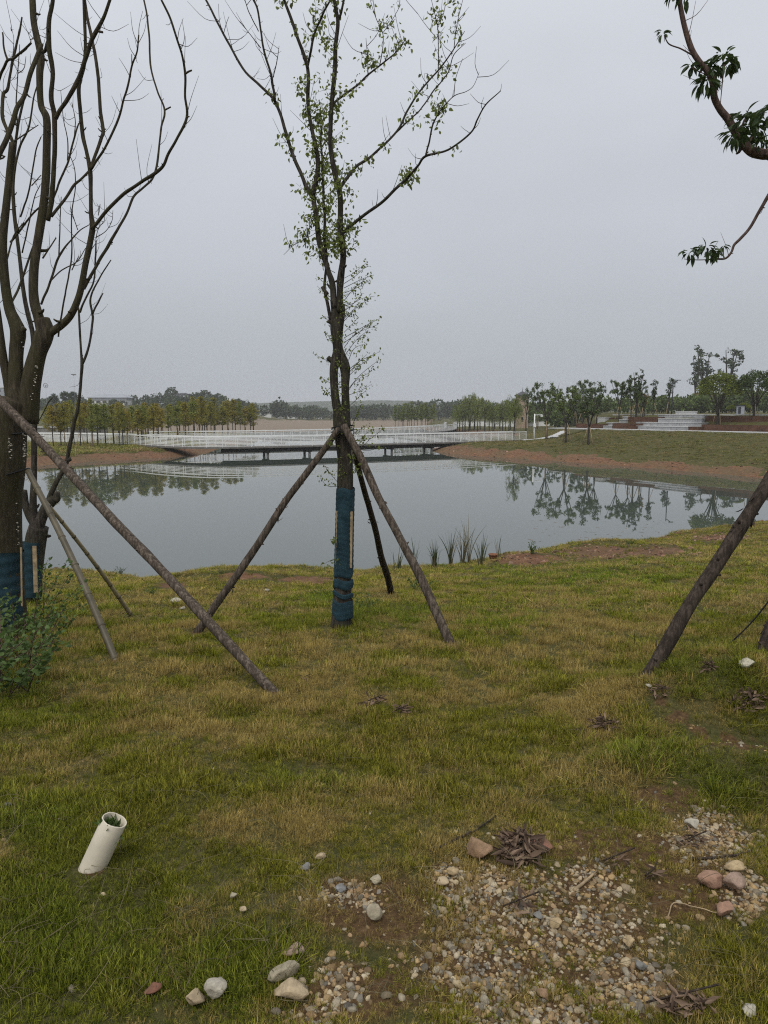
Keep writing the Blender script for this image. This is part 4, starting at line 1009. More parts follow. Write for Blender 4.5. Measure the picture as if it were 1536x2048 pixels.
bl([(96, 1014, 14), (104, 985, 10), (114, 963, 9), (124, 945, 8), (133, 925, 8), (135, 915, 7), (141, 880, 7), (148, 845, 6.5), (155, 825, 6), (160, 790, 5.5), (163, 750, 5.5), (164, 728, 6), (162, 700, 4), (159, 640, 4), (157, 615, 3)], 'stem', 123, 6)
bl([(164, 728, 5), (172, 710, 4.5), (180, 680, 4), (185, 640, 4), (184, 625, 4), (181, 595, 3.5), (200, 555, 2.5), (222, 520, 2)], 'branch', 124, 4); bl([(185, 628, 3.5), (196, 605, 3), (206, 586, 2)], 'twig', 125); bl([(159, 625, 4), (170, 600, 3.5), (188, 560, 3), (191, 510, 3), (192, 480, 2)], 'branch', 126, 2)
bl([(60, 875, 2.5), (76, 845, 2), (92, 815, 2), (98, 803, 2.5), (106, 795, 1.5)], 'twig', 127); bl([(132, 922, 9), (138, 920, 8), (142, 919, 6)], 'stub', 128); bl([(106, 1000, 16), (112, 1000, 15), (114, 985, 10)], 'stub', 129)
bl([(70, 1050, 12), (60, 1030, 14), (52, 1010, 13), (48, 980, 12)], 'stem', 130)
wrap_on(btree, bt_trunk, BY, 1192, 1082, 1.12, 5)
slat(btree, (72, 1185), (69, 1092), BY - 0.13, 0.055, 0.02)
# ------------------------------------------------------------------ tree at the right edge: trunk outside the frame, boughs reaching in
RTB = G(1590, 1300) ; RY = RTB[1]
rtree = link('broadleaf_tree', None, None, 'dark broad-leaved tree at the right edge, boughs reaching into the sky', 'tree', loc=tuple(RTB - np.array([0, 0, 0.05])))
def rl(L_, nm='branch', seed=0, spurs=0, seg=9, mt=None): return add_limb(rtree, L_, RY, mt or M['branch_red'], nm, seg, 6, 0.1, seed, 0.4, spurs)
rl([(1590, 1315, 70), (1592, 1250, 60), (1594, 1100, 54), (1598, 900, 50), (1602, 700, 46), (1600, 500, 40), (1604, 380, 34), (1612, 250, 26), (1640, 60, 18), (1650, -80, 8)], 'trunk', 140, 0, 14, M['bark'])
RB = rl([(1602, 400, 24), (1575, 345, 20), (1545, 312, 17), (1525, 308, 17), (1505, 303, 16), (1488, 288, 14), (1470, 262, 13), (1456, 238, 12), (1440, 218, 11), (1429, 195, 11), (1426, 165, 11), (1415, 142, 10), (1398, 122, 9), (1382, 95, 9), (1368, 50, 8), (1358, 0, 7), (1350, -60, 4)], 'branch', 141, 8)
rl([(1522, 310, 9), (1527, 318, 5)], 'stub', 142)
RT1 = rl([(1388, 112, 2.5), (1360, 97, 2.2), (1338, 88, 2), (1329, 73, 1.6)], 'twig', 143)
RD = rl([(1606, 330, 9), (1570, 350, 8), (1545, 380, 6.5), (1520, 420, 5.5), (1500, 455, 5), (1480, 478, 5), (1468, 490, 4.5), (1462, 505, 4), (1450, 517, 3.5), (1430, 518, 3), (1410, 520, 2)], 'branch', 144, 3)
# each broad leaf is a part of its own
lm = MB()
th = np.linspace(0, 1, 7); wd = np.sin(np.pi * th ** 0.85) * 0.20
Vl = [(0.0, 0, 0)]
for t_, w_ in zip(th[1:-1], wd[1:-1]): Vl += [(w_, t_, 0.07 * w_ / 0.17 - 0.25 * t_ * t_), (0, t_, -0.25 * t_ * t_), (-w_, t_, 0.07 * w_ / 0.17 - 0.25 * t_ * t_)]
Vl.append((0, 1.0, -0.27))
Fl3 = [(0, 2, 1), (0, 3, 2)]; Fl4 = []
for k in range(4):
    a = 1 + 3 * k; Fl4 += [(a, a + 1, a + 4, a + 3), (a + 1, a + 2, a + 5, a + 4)]
Fl3 += [(13, 14, 16), (14, 15, 16)]
lm.add(np.array(Vl), [np.array(Fl3), np.array(Fl4)])
LEAF = lm.mesh('leaf', M['leaf_right'])
rr2 = np.random.default_rng(21)
o_ = np.array(rtree.location)
def leafcluster(px, py, n, spx, ln, dy=0.0, drop=0.6, lim=None):
    n = int(n * 2.0)
    for _ in range(n):
        a = rr2.uniform(0, 2 * np.pi); q = spx * math.sqrt(rr2.random())
        p = D(px + q * math.cos(a), py + q * math.sin(a) * 0.8, RY + dy + rr2.normal() * spx * 0.0028)
        d = unit(np.array([math.cos(a), rr2.normal() * 0.7, -math.sin(a) * 0.6 - drop + rr2.normal() * 0.25]))
        x = unit(np.cross(d, np.array([0, 0, 1.0]) + rr2.normal(size=3) * 0.3)); z = np.cross(x, d)
        s = ln * rr2.uniform(0.65, 1.2)
        mtx = Matrix(((x[0], d[0], z[0], 0), (x[1], d[1], z[1], 0), (x[2], d[2], z[2], 0), (0, 0, 0, 1)))
        lf = link('leaf', LEAF, rtree)
        lf.matrix_local = Matrix.Translation(Vector(p - o_)) @ mtx @ Matrix.Diagonal((s, s, s, 1))
for c in ((1448, 122, 26, 26, 0.085, 0), (1420, 135, 16, 18, 0.085, 0), (1412, 165, 20, 16, 0.095, -0.1), (1382, 132, 8, 6, 0.075, 0), (1462, 125, 10, 10, 0.08, 0),
          (1490, 240, 34, 26, 0.09, 0), (1468, 270, 22, 18, 0.09, -0.1), (1508, 258, 22, 20, 0.09, 0.1), (1520, 285, 14, 14, 0.085, 0), (1326, 66, 8, 7, 0.06, 0),
          (1380, 505, 9, 10, 0.085, 0), (1412, 500, 16, 16, 0.085, -0.05), (1428, 505, 8, 8, 0.08, 0), (1447, 492, 5, 5, 0.05, 0), (1550, 225, 16, 22, 0.12, -0.4), (1370, -6, 10, 12, 0.08, 0), (1345, -8, 6, 6, 0.08, 0)):
    leafcluster(*c[:5], dy=c[5])
for a, b, s in (((1368, 518), (1430, 518), 1), ((1447, 518), (1447, 495), 1), ((1440, 215), (1448, 130), 2), ((1475, 262), (1490, 240), 3), ((1420, 150), (1384, 136), 1.2)):
    rl([(*b, 1.6 * s if s > 1 else 1.6), ((a[0] + b[0]) / 2, (a[1] + b[1]) / 2 + 2, 1.6), (*a, 1.2)], 'twig', 150 + int(a[0]) % 40)
# guy strap from that tree to the turf
m = MB(); g0 = G(1438, 1300); g1 = D(1592, 1120, RY - 0.1)
tt = np.linspace(0, 1, 8)[:, None]
tube(m, (g0 - [0, 0, 0.02]) * (1 - tt) + g1 * tt - np.array([0, 0, 0.10]) * np.sin(np.pi * tt) - g0, 0.007, 6, 3)
link('guy_strap', m.mesh('guy_strap', M['rope']), None, 'black strap slanting from the right tree down into the grass', 'strap', loc=tuple(g0))

# ------------------------------------------------------------------ shrub at the lower left
sh0 = G(40, 1330)
shrub = link('leafy_shrub', None, None, 'leafy green shrub at the left edge in front of the big tree', 'shrub', loc=tuple(sh0))
fm, sm = MB(), MB(); org = sh0; sr_ = np.random.default_rng(33); lr = sr_
def stem_with_leaves(p0, p1, n, ln, bow):
    mid = (p0 + p1) / 2 + bow
    C, _ = tube(sm, [p0 - org, mid - org, p1 - org], [0.005, 0.0035, 0.0015], 5, 6)
    C = C + org
    k = sr_.integers(3, len(C), n); side = sr_.choice([-1, 1], n)
    T = unit(p1 - p0); s = unit(np.cross(T, np.array([0, 0, 1.0])))
    base = C[k] + s * (side * sr_.uniform(0.005, 0.05, n))[:, None] + sr_.normal(size=(n, 3)) * 0.015
    d = unit(s * side[:, None] + T * 0.6 + np.array([0, 0, -0.15]) + sr_.normal(size=(n, 3)) * 0.35)
    L_ = ln * sr_.uniform(0.6, 1.2, n)
    leaves(fm, base - org, d, L_, L_ * 0.72, sr_.uniform(0.5, 1.5, n), 0.12, rs=sr_)
for k in range(56):
    fx, fy = sr_.uniform(-70, 60), sr_.uniform(1270, 1405)
    g = G(fx, fy)
    hgt = sr_.uniform(0.15, 0.5)
    d = np.array([sr_.normal() * 0.22 + 0.10, sr_.normal() * 0.25, hgt])
    tip = g + d
    tpx, tpy = proj(tip)
    if tpx > 150 or (tpy < 1175 and tpx < 70): tip = g + d * np.array([0.4, 1, 0.5])
    stem_with_leaves(g, tip, 28, 0.052, np.array([0.02, -0.02, 0.06]))
for a, b in (((60, 1300), (132, 1125)), ((70, 1310), (165, 1165)), ((85, 1315), (155, 1185)), ((60, 1310), (95, 1120)), ((90, 1320), (145, 1240)), ((40, 1300), (20, 1180)), ((50, 1330), (110, 1215)), ((88, 1300), (92, 1140)), ((90, 1250), (170, 1215)), ((80, 1290), (140, 1150))):
    g = G(*a); t_ = D(*b, g[1] - 0.05)
    stem_with_leaves(g, t_, 44, 0.040, np.array([-0.01, 0, 0.07]))
link('foliage', fm.mesh('foliage', M['leaf_shrub']), shrub); link('stems', sm.mesh('stems', M['branch_red']), shrub)

# ------------------------------------------------------------------ pipe sticking out of the turf
pb = G(187, 1738); ptop = D(229, 1641, pb[1] + 0.02)
ax = unit(ptop - pb); Lp = np.linalg.norm(ptop - pb)
rp = 42 * np.linalg.norm(pb - np.array([0, 0, CAM_Z])) / FPX / 2
e1 = unit(np.cross(ax, np.array([0, 1.0, 0]))); e2 = np.cross(ax, e1)
pipe = link('drain_pipe', None, None, 'cream plastic pipe stub slanting out of the grass, leaves stuffed in its mouth', 'pipe', loc=tuple(pb))
th = np.linspace(0, 2 * np.pi, 40, endpoint=False); ring = np.cos(th)[:, None] * e1 + np.sin(th)[:, None] * e2
rows = []
jag = 0.006 * fbm(np.cos(th) * 3 + 4, np.sin(th) * 3, 7)
for (r_, s_) in ((rp, -0.12), (rp, Lp * 0.5), (rp, Lp - 0.002), (rp - 0.0008, Lp), (rp - 0.004, Lp), (rp - 0.0048, Lp - 0.002), (rp - 0.0048, Lp - 0.16)):
    rows.append(ring * r_ + ax * s_ + (ax * jag[:, None] if s_ > Lp - 0.01 else 0))
V = np.concatenate(rows); m = MB(); S = 40; n = len(rows)
i = np.arange(n - 1)[:, None] * S; j = np.arange(S)[None, :]; j2 = (j + 1) % S
m.add(V, np.stack([i + j, i + j2, i + S + j2, i + S + j], -1).reshape(-1, 4)); link('pipe_wall', m.mesh('pipe_wall', M['pvc']), pipe)
m = MB(); pr = np.random.default_rng(4)
P = ax * (Lp - 0.035) + (e1 * pr.uniform(-0.8, 0.8, (60, 1)) + e2 * pr.uniform(-0.8, 0.8, (60, 1))) * rp * 0.8
leaves(m, P, pr.normal(size=(60, 3)) + ax * 0.35, 0.05, 0.012, pr.uniform(0.6, 1.4, 60), rs=pr); link('stuffing', m.mesh('stuffing', M['leaf_shrub']), pipe)

# ------------------------------------------------------------------ stones, dead leaves, sticks
ico_v, ico_f = None, None
def icosphere():
    import bmesh
    bm = bmesh.new(); bmesh.ops.create_icosphere(bm, subdivisions=3, radius=1.0)
    V = np.array([v.co[:] for v in bm.verts]); F = np.array([[v.index for v in f.verts] for f in bm.faces]); bm.free()
    return V, F
IV, IF = icosphere()
def rock_mesh(seed, sx, sy, sz, ang=0.35, sub=None):
    rs = np.random.default_rng(seed)
    V = IV.copy()
    for _ in range(13):                # knock flat facets off
        n = unit(rs.normal(size=3)); d = rs.uniform(0.5, 0.88)
        k = V @ n; V = V - np.where(k > d, k - d, 0)[:, None] * n
    nz = fbm(V[:, 0] * 2.2 + seed, V[:, 1] * 2.2 + V[:, 2] * 1.7, seed, 4) - 0.5 + 0.35 * (fbm(V[:, 0] * 7 + seed, V[:, 1] * 7 - V[:, 2] * 6, seed + 3, 3) - 0.5)
    V = V * (1 + ang * nz)[:, None] * np.array([sx, sy, sz])
    return V
def rock(label, px, py, w, h, col, seed, sink=0.2):
    g = G(px, py + h * 0.35); dist = np.linalg.norm(g - np.array([0, 0, CAM_Z]))
    sx = w * dist / FPX / 2; sz = h * dist / FPX / 2 * 0.9
    m = MB(); m.add(rock_mesh(seed, sx, (sx + sz) / 2, sz), IF)
    o = link('stone', m.mesh('stone', M['pebble']), None, label, 'stone', loc=(g[0], g[1], g[2] + sz * (1 - sink) + 0.006))
    o.rotation_euler = (0, 0, 0.3 * (seed % 5 - 2)); o.color = (*[(0.62 if min(col) > 0.2 else 1.0) * k * (0.85 * c + 0.28 * sum(col) / 3) for c, k in zip(col, (1.04, 1.0, 0.90))], 1)
    return o
ORG, RED, PNK, YEL, CRM, TAN, GRY, WHT = (0.30, 0.18, 0.10), (0.30, 0.165, 0.11), (0.33, 0.225, 0.18), (0.42, 0.31, 0.16), (0.52, 0.46, 0.33), (0.40, 0.31, 0.19), (0.28, 0.29, 0.30), (0.58, 0.55, 0.47)
for a in (('large brown stone beside the heap of dead leaves', 955, 1703, 54, 46, ORG), ('reddish egg-shaped stone, left of a pair at the right edge', 1421, 1766, 48, 32, RED), ('pink rounded stone, right of a pair at the right edge', 1463, 1768, 40, 40, PNK),
          ('flat yellowish stone behind the pink and red pair', 1466, 1741, 46, 20, YEL), ('small reddish stone below the pink and red pair', 1446, 1822, 32, 32, RED), ('cream angular stone alone in the thin grass', 747, 1834, 34, 34, CRM),
          ('small pale yellow stone above the cream angular one', 752, 1768, 22, 16, CRM), ('broad tan stone in the bright grass at the bottom', 568, 1948, 54, 36, CRM), ('large orange-tan stone at the bottom of the frame', 582, 1994, 66, 40, TAN),
          ('tan end of the pair of pale stones at bottom left', 392, 2007, 40, 30, TAN), ('white craggy stone of the pair at bottom left', 432, 1990, 46, 36, WHT), ('dark red stone half hidden in grass at bottom left', 308, 1981, 32, 20, (0.20, 0.08, 0.05)),
          ('long pinkish stone above the broad tan one', 590, 1911, 42, 18, PNK), ('orange stone at the gravel edge below the brown stone', 904, 1749, 24, 20, YEL), ('tan flat stone left of the gravel edge', 886, 1768, 28, 16, TAN),
          ('blue-grey stone in the thin grass', 680, 1786, 24, 16, (0.33, 0.35, 0.40)), ('grey stone at the grass edge left of the gravel', 611, 1738, 22, 14, GRY), ('tan chip of stone above the grey one', 641, 1718, 24, 14, TAN),
          ('tiny cream stone in the green grass', 467, 1801, 16, 12, CRM), ('tiny tan stone just below the tiny cream one', 486, 1823, 16, 12, TAN), ('white stone with pink base in the upper gravel', 1385, 1654, 30, 20, WHT),
          ('small grey stone at the far left edge above the pipe', 17, 1614, 14, 9, GRY), ('orange pebble-like stone low in the gravel', 1086, 2001, 26, 22, ORG), ('pale grey stone in the bottom right corner', 1496, 2030, 30, 20, WHT),
          ('pale rock beside the long pole near the shore', 354, 1202, 24, 14, WHT), ('small white rock just below the pale one near the shore', 366, 1217, 13, 6, WHT), ('white rock near the shore left of the blue-wrapped trunk', 533, 1181, 13, 7, WHT),
          ('white block stone by the right-hand stake', 1490, 1331, 34, 22, (0.62, 0.60, 0.48)), ('small rounded stone by the foot of the thick dark pole', 1298, 1374, 14, 9, WHT), ('flat red brick fragment beside the dead leaf heap', 1085, 1694, 46, 16, (0.26, 0.11, 0.075)),
          ('small grey stone in the middle gravel', 1075, 1838, 20, 14, GRY), ('tan stone in the middle gravel', 1110, 1850, 26, 18, YEL), ('tan stone in the lower gravel', 1258, 1897, 24, 22, YEL), ('grey slab stone in the lower gravel', 1280, 1936, 24, 18, GRY)):
    rock(a[0], *a[1:6], seed=int(a[1] * 7 + a[2]) % 997)
# dead leaf heaps: each curled leaf is a part
dl = MB()
Vd = []
for t_ in np.linspace(0, 1, 10):
    w_ = 0.20 * math.sin(math.pi * max(0.03, min(0.97, t_)) ** 0.8)
    Vd += [(w_ * 0.85, t_, 0.9 * w_ + 0.35 * t_ * t_ + 0.05 * math.sin(9 * t_)), (0.05 * math.sin(4 * t_), t_, 0.35 * t_ * t_), (-w_, t_, 1.1 * w_ + 0.35 * t_ * t_ + 0.05 * math.sin(7 * t_ + 1))]
Fd = []
for k in range(9):
    a = 3 * k; Fd += [(a, a + 1, a + 4, a + 3), (a + 1, a + 2, a + 5, a + 4)]
dl.add(np.array(Vd), np.array(Fd)); DEAD = dl.mesh('dead_leaf', M['leaf_dead'])
dr = np.random.default_rng(77)
def leaf_heap(label, px, py, w, h, n, ln, stemline=None):
    n = int(n * 2.0); c = G(px, py); root = link('dead_leaf_heap', None, None, label, 'dead leaves', loc=tuple(c))
    for _ in range(n):
        a = dr.uniform(0, 2 * np.pi); q = math.sqrt(dr.random()); x_, y_ = px + q * w / 2 * math.cos(a), py + q * h / 2 * math.sin(a)
        g = G(x_, y_); s = ln * dr.uniform(0.35, 0.85)
        lf = link('leaf', DEAD, root)
        lf.location = Vector(g - c) + Vector((0, 0, (1 - q) * ln * 1.0 * dr.random() + 0.022)); lf.scale = (s * 0.75, s * 1.1, s * 0.6)
        lf.rotation_euler = (dr.normal() * 0.45 - 0.1, dr.choice([0.0, 3.14, 1.2, -1.2]) + dr.normal() * 0.5, dr.uniform(0, 6.28))
    m = MB(); tube(m, [(-0.02 - w * 0.0008, 0, 0.02), (0, 0, 0.05), (w * 0.0010, 0.02, 0.06)], 0.003, 5, 3); link('stem', m.mesh('stem', M['pole_dark']), root)
leaf_heap('big heap of dead brown leaves beside the brown stone', 1040, 1712, 90, 60, 90, 0.085)
leaf_heap('dead leaf bunch in the grass left of the lush mound', 1200, 1462, 78, 24, 34, 0.08)
leaf_heap('dead leaf bunch at the right edge above the lush mound', 1500, 1412, 84, 40, 46, 0.09)
leaf_heap('small dead leaf bunch below the dark pole foot', 1318, 1392, 50, 30, 16, 0.07)
leaf_heap('twiggy dead leaf bunch in mid grass, left of two', 752, 1410, 52, 16, 14, 0.08)
leaf_heap('round dead leaf bunch in mid grass, right of two', 803, 1430, 44, 14, 24, 0.06)
leaf_heap('dead leaf bunch by the white block stone', 1416, 1345, 30, 16, 12, 0.07)
leaf_heap('dead leaf bunch among gravel at the bottom right', 1365, 2028, 110, 40, 40, 0.055)
leaf_heap('few dead leaves lying in the middle gravel', 1045, 1830, 60, 40, 12, 0.055)
leaf_heap('dead leaves at the upper edge of the right-hand gravel', 1385, 1696, 60, 22, 18, 0.05)
leaf_heap('single rust-brown curled leaf on the gravel edge', 1306, 1766, 16, 8, 4, 0.07)
leaf_heap('few dead leaves below the middle of the gravel edge', 1240, 1738, 60, 16, 9, 0.045)
leaf_heap('pale dead leaves near the foot of the long pole', 612, 1366, 36, 12, 7, 0.06)
def stick(label, pts, w, matl='pole_dark'):
    P = np.array([G(*p) + np.array([0, 0, 0.012]) for p in pts]); m = MB()
    tube(m, P - P[0], np.linspace(w, w * 0.6, len(P)), 6, 4, 0.1, 9, wig=2)
    link('stick', m.mesh('stick', M[matl]), None, label, 'stick', loc=tuple(P[0]))
stick('long dark stick at the right edge above the pink stone', [(1380, 1722), (1430, 1722), (1480, 1715), (1545, 1690)], 0.006)
stick('grey twig pointing at the large brown stone', [(860, 1710), (905, 1688), (950, 1670), (992, 1637)], 0.006)
stick('short tan stick on the gravel', [(1146, 1790), (1170, 1770), (1192, 1750)], 0.007, 'slat')
stick('thin wiry stem arching over the right gravel', [(1335, 1845), (1345, 1820), (1380, 1818), (1440, 1840)], 0.0025, 'slat')
stick('dark twig in mid grass left of the pole foot', [(1198, 1308), (1224, 1315)], 0.007)
stick('grey branch lying in the grass behind the dark pole', [(1395, 1243), (1440, 1239)], 0.010)

# ------------------------------------------------------------------ reeds, pot and weeds on the near shore
def reed_clump(label, px, py, hpx, n, dry, seed):
    g = G(px, py); dist = g[1]; H = hpx * dist / FPX; rs = np.random.default_rng(seed)
    root = link('reed_clump', None, None, label, 'reeds', loc=(g[0], g[1], g[2] - 0.03))
    for nm, mm, cnt in (('green_blades', 'reed_dry' if dry else 'reed', n), ('dry_blades', 'reed_dry', max(3, n // 3))):
        m = MB()
        for _ in range(cnt):
            a = rs.uniform(0, 2 * np.pi); b0 = np.array([math.cos(a), math.sin(a), 0]) * rs.uniform(0, 0.10)
            L_ = H * rs.uniform(0.55, 1.08); lean = rs.uniform(0.03, 0.42); w = rs.uniform(0.007, 0.013)
            t = np.linspace(0, 1, 7); hd = np.array([math.cos(a + rs.normal() * 0.5), math.sin(a + rs.normal() * 0.5), 0])
            C = b0 + hd * (lean * L_ * t ** 1.9)[:, None] + np.array([0, 0, 1.0]) * (L_ * t * (1 - 0.15 * lean * t))[:, None]
            if rs.random() < 0.22: C[5:] += hd * 0.10 * np.array([[0.5], [1.2]]) - np.array([[0, 0, 0.04], [0, 0, 0.16]])
            s = np.cross(hd, [0, 0, 1.0]) + hd * rs.normal() * 0.3
            ww = w * np.array([1, 1.1, 1.0, 0.9, 0.75, 0.5, 0.12])
            V = np.stack([C - s * ww[:, None], C + s * ww[:, None]], 1).reshape(-1, 3)
            k = np.arange(6)[:, None] * 2
            m.add(V, np.hstack([k, k + 1, k + 3, k + 2]), rs.uniform(0.7, 1.25))
        link(nm, m.mesh(nm, M[mm]), root)
for i, a in enumerate((('small reed tuft just left of the front pole', 795, 1138, 54, 12, False), ('reed tuft half hidden behind the front pole', 829, 1128, 56, 12, False), ('broad arching reed clump left of the tall reeds', 870, 1137, 64, 26, False),
        ('dark upright reed clump left of the dry reeds', 900, 1131, 78, 22, False), ('yellowing reed clump beside the tallest reed', 925, 1130, 84, 18, True), ('tallest thin dry reeds on the shore', 937, 1126, 96, 9, True),
        ('V-shaped green reed clump right of the tall dry reeds', 963, 1130, 68, 16, False), ('sparse little reed at the clay bowl', 997, 1113, 44, 5, False))):
    reed_clump(*a, seed=400 + i)
g = G(986, 1117); m = MB()
prof = [(0.0, 0.0), (0.09, 0.0), (0.115, 0.06), (0.125, 0.12), (0.14, 0.125), (0.14, 0.155), (0.125, 0.155), (0.115, 0.09), (0.0, 0.07)]
th = np.linspace(0, 2 * np.pi, 24, endpoint=False)
V = np.concatenate([np.stack([max(r_, 0.001) * np.cos(th), max(r_, 0.001) * np.sin(th), np.full(24, z_)], 1) for r_, z_ in prof]); i = np.arange(len(prof) - 1)[:, None] * 24; j = np.arange(24)[None, :]
m.add(V, np.stack([i + j, i + (j + 1) % 24, i + 24 + (j + 1) % 24, i + 24 + j], -1).reshape(-1, 4))
o = link('clay_bowl', m.mesh('clay_bowl', M['clay']), None, 'red clay bowl on the shore by the sparse reed', 'bowl', loc=(g[0], g[1], g[2] - 0.02))
def weed(label, px, py, hpx, n, seed, wd=0.5, mm='leaf_shrub'):
    g = G(px, py); H = hpx * g[1] / FPX; rs = np.random.default_rng(seed); root = link('weed_plant', None, None, label, 'weed', loc=tuple(g))
    m, s_ = MB(), MB()
    for _ in range(n):
        tip = np.array([rs.normal() * H * wd * 0.5, rs.normal() * H * wd * 0.5, H * rs.uniform(0.5, 1.05)])
        tube(s_, [(0, 0, -0.02), tip * 0.5 + rs.normal(size=3) * 0.02, tip], [0.006, 0.004, 0.002], 4, 3)
        k = 14; t = rs.uniform(0.2, 1, k)[:, None]
        leaves(m, tip * t + rs.normal(size=(k, 3)) * 0.012, rs.normal(size=(k, 3)) + [0, 0, 0.3], H * 0.16, H * 0.07, rs.uniform(0.6, 1.4, k), rs=rs)
    link('foliage', m.mesh('foliage', M[mm]), root); link('stems', s_.mesh('stems', M['leaf_shrub']), root)
weed('small leafy weed on the red earth mound', 1063, 1108, 26, 8, 1)
weed('low bushy weed on top of the right earth mound', 1262, 1088, 12, 9, 2, 1.6)
weed('low green weed tuft near the shore by the long pole', 303, 1190, 16, 10, 3, 1.2)
weed('green weed tuft beside the blue-wrapped trunk foot', 725, 1225, 34, 14, 4, 1.3)
weed('tall thin weed stems right of the far pole', 830, 1180, 34, 6, 5, 0.9)
weed('bright green weed patch left of the wrapped trunk', 655, 1190, 16, 12, 6, 2.5)
weed('weedy tuft on the shore lip at left', 240, 1150, 16, 9, 7, 1.4, 'reed')
weed('dry weedy tuft on the shore lip left of the middle tree', 440, 1148, 14, 9, 8, 2.0, 'reed_dry')
# bits of leaf afloat by the right shore
m = MB(); fr = np.random.default_rng(9)
for _ in range(120):
    px, py = (fr.uniform(1060, 1330), fr.uniform(1040, 1085)) if fr.random() < 0.6 else (fr.uniform(1370, 1536), fr.uniform(1000, 1050))
    p = W(px, py, 0.006)
    if p[1] < np.interp(p[0], NEAR[:, 0], NEAR[:, 1]) + 0.3: continue
    a = fr.uniform(0, 6.28); leaves(m, [p], [[math.cos(a), math.sin(a), 0.0]], fr.uniform(0.06, 0.35), fr.uniform(0.03, 0.06), fr.uniform(0.5, 1.8), 0.05, rs=fr)
m.v = [np.column_stack([v[:, :2], 0.004 + 0.02 * np.abs(v[:, 2] - 0.006)]) for v in m.v]
o = link('floating_leaves', m.mesh('floating_leaves', M['litter']), None, 'scattered dead leaves afloat near the right shore', 'leaves', kind='stuff')

# ================================================================== BEYOND THE WATER
ORD = 'zeroth first second third fourth fifth sixth seventh eighth ninth tenth eleventh twelfth thirteenth fourteenth fifteenth sixteenth seventeenth eighteenth nineteenth'.split()
TENS = {20: 'twenti', 30: 'thirti', 40: 'forti', 50: 'fifti', 60: 'sixti', 70: 'seventi'}
T2 = {20: 'twenty', 30: 'thirty', 40: 'forty', 50: 'fifty', 60: 'sixty', 70: 'seventy'}
def ordw(n):
    if n < 20: return ORD[n]
    t = n // 10 * 10
    return TENS[t] + 'eth' if n % 10 == 0 else T2[t] + '-' + ORD[n % 10]
# tree patterns, one unit tall, trunk and crown as separate meshes
def crown_cards(m, C, n, ln, wd, rs, drop=0.3, jit=0.02, tint=(0.6, 1.4), out=None):
    P = C[rs.integers(0, len(C), n)] + rs.normal(size=(n, 3)) * jit
    d = rs.normal(size=(n, 3)) + np.array([0, 0, -drop])
    if out is not None: d = d + unit(P - np.array([0, 0, out])) * 0.9
    leaves(m, P, d, ln * rs.uniform(0.6, 1.3, n), wd * rs.uniform(0.7, 1.3, n), rs.uniform(*tint, n), card=True, rs=rs)
def pat_cypress(seed):
    rs = np.random.default_rng(seed); t, c = MB(), MB()
    lean = rs.normal(size=2) * 0.02
    tube(t, [(0, 0, -0.03), (lean[0] * .5, lean[1] * .5, 0.45), (lean[0], lean[1], 0.97)], [0.0135, 0.010, 0.002], 6, 4, 0.1, seed)
    pts = []
    for k in range(46):
        z = rs.uniform(0.36, 0.95); f = (z - 0.34) / 0.66
        wmax = 0.185 * (1.0 - 0.86 * f ** 1.2) * min(1, 0.45 + 3 * f) * rs.uniform(0.5, 1.25)
        a = rs.uniform(0, 6.28); e = np.array([math.cos(a) * wmax, math.sin(a) * wmax, z + wmax * rs.uniform(0.15, 0.6)])
        tube(t, [(lean[0] * z, lean[1] * z, z), e * [0.55, 0.55, 1] - [0, 0, 0.01], e], [0.004, 0.0025, 0.001], 3, 2)
        pts.append(np.array([lean[0] * z, lean[1] * z, z]) + (e - [lean[0] * z, lean[1] * z, z]) * np.linspace(0.25, 1.08, 7)[:, None])
    crown_cards(c, np.concatenate(pts), 1500, 0.034, 0.010, rs, 0.7, 0.014, (0.45, 1.55))
    return t, c
def pat_willow(seed):
    rs = np.random.default_rng(seed); t, c = MB(), MB()
    tube(t, [(0, 0, -0.03), (0.01, 0, 0.25), (0.0, 0.01, 0.5), (0.02, 0, 0.75)], [0.018, 0.014, 0.009, 0.003], 6, 3, 0.1, seed)
    pts = []
    for k in range(26):
        z = rs.uniform(0.38, 0.72); a = rs.uniform(0, 6.28); w = rs.uniform(0.10, 0.27); top = min(0.99, z + rs.uniform(0.12, 0.3))
        P = np.array([[0, 0, z], [math.cos(a) * w * .5, math.sin(a) * w * .5, top - 0.02], [math.cos(a) * w * .8, math.sin(a) * w * .8, top], [math.cos(a) * w, math.sin(a) * w, top - rs.uniform(0.15, 0.4)]])
        C, _ = tube(t, P, [0.005, 0.003, 0.002, 0.0008], 3, 4); pts.append(C[3:])
    crown_cards(c, np.concatenate(pts), 1100, 0.050, 0.008, rs, 2.2, 0.018, (0.5, 1.5))
    return t, c
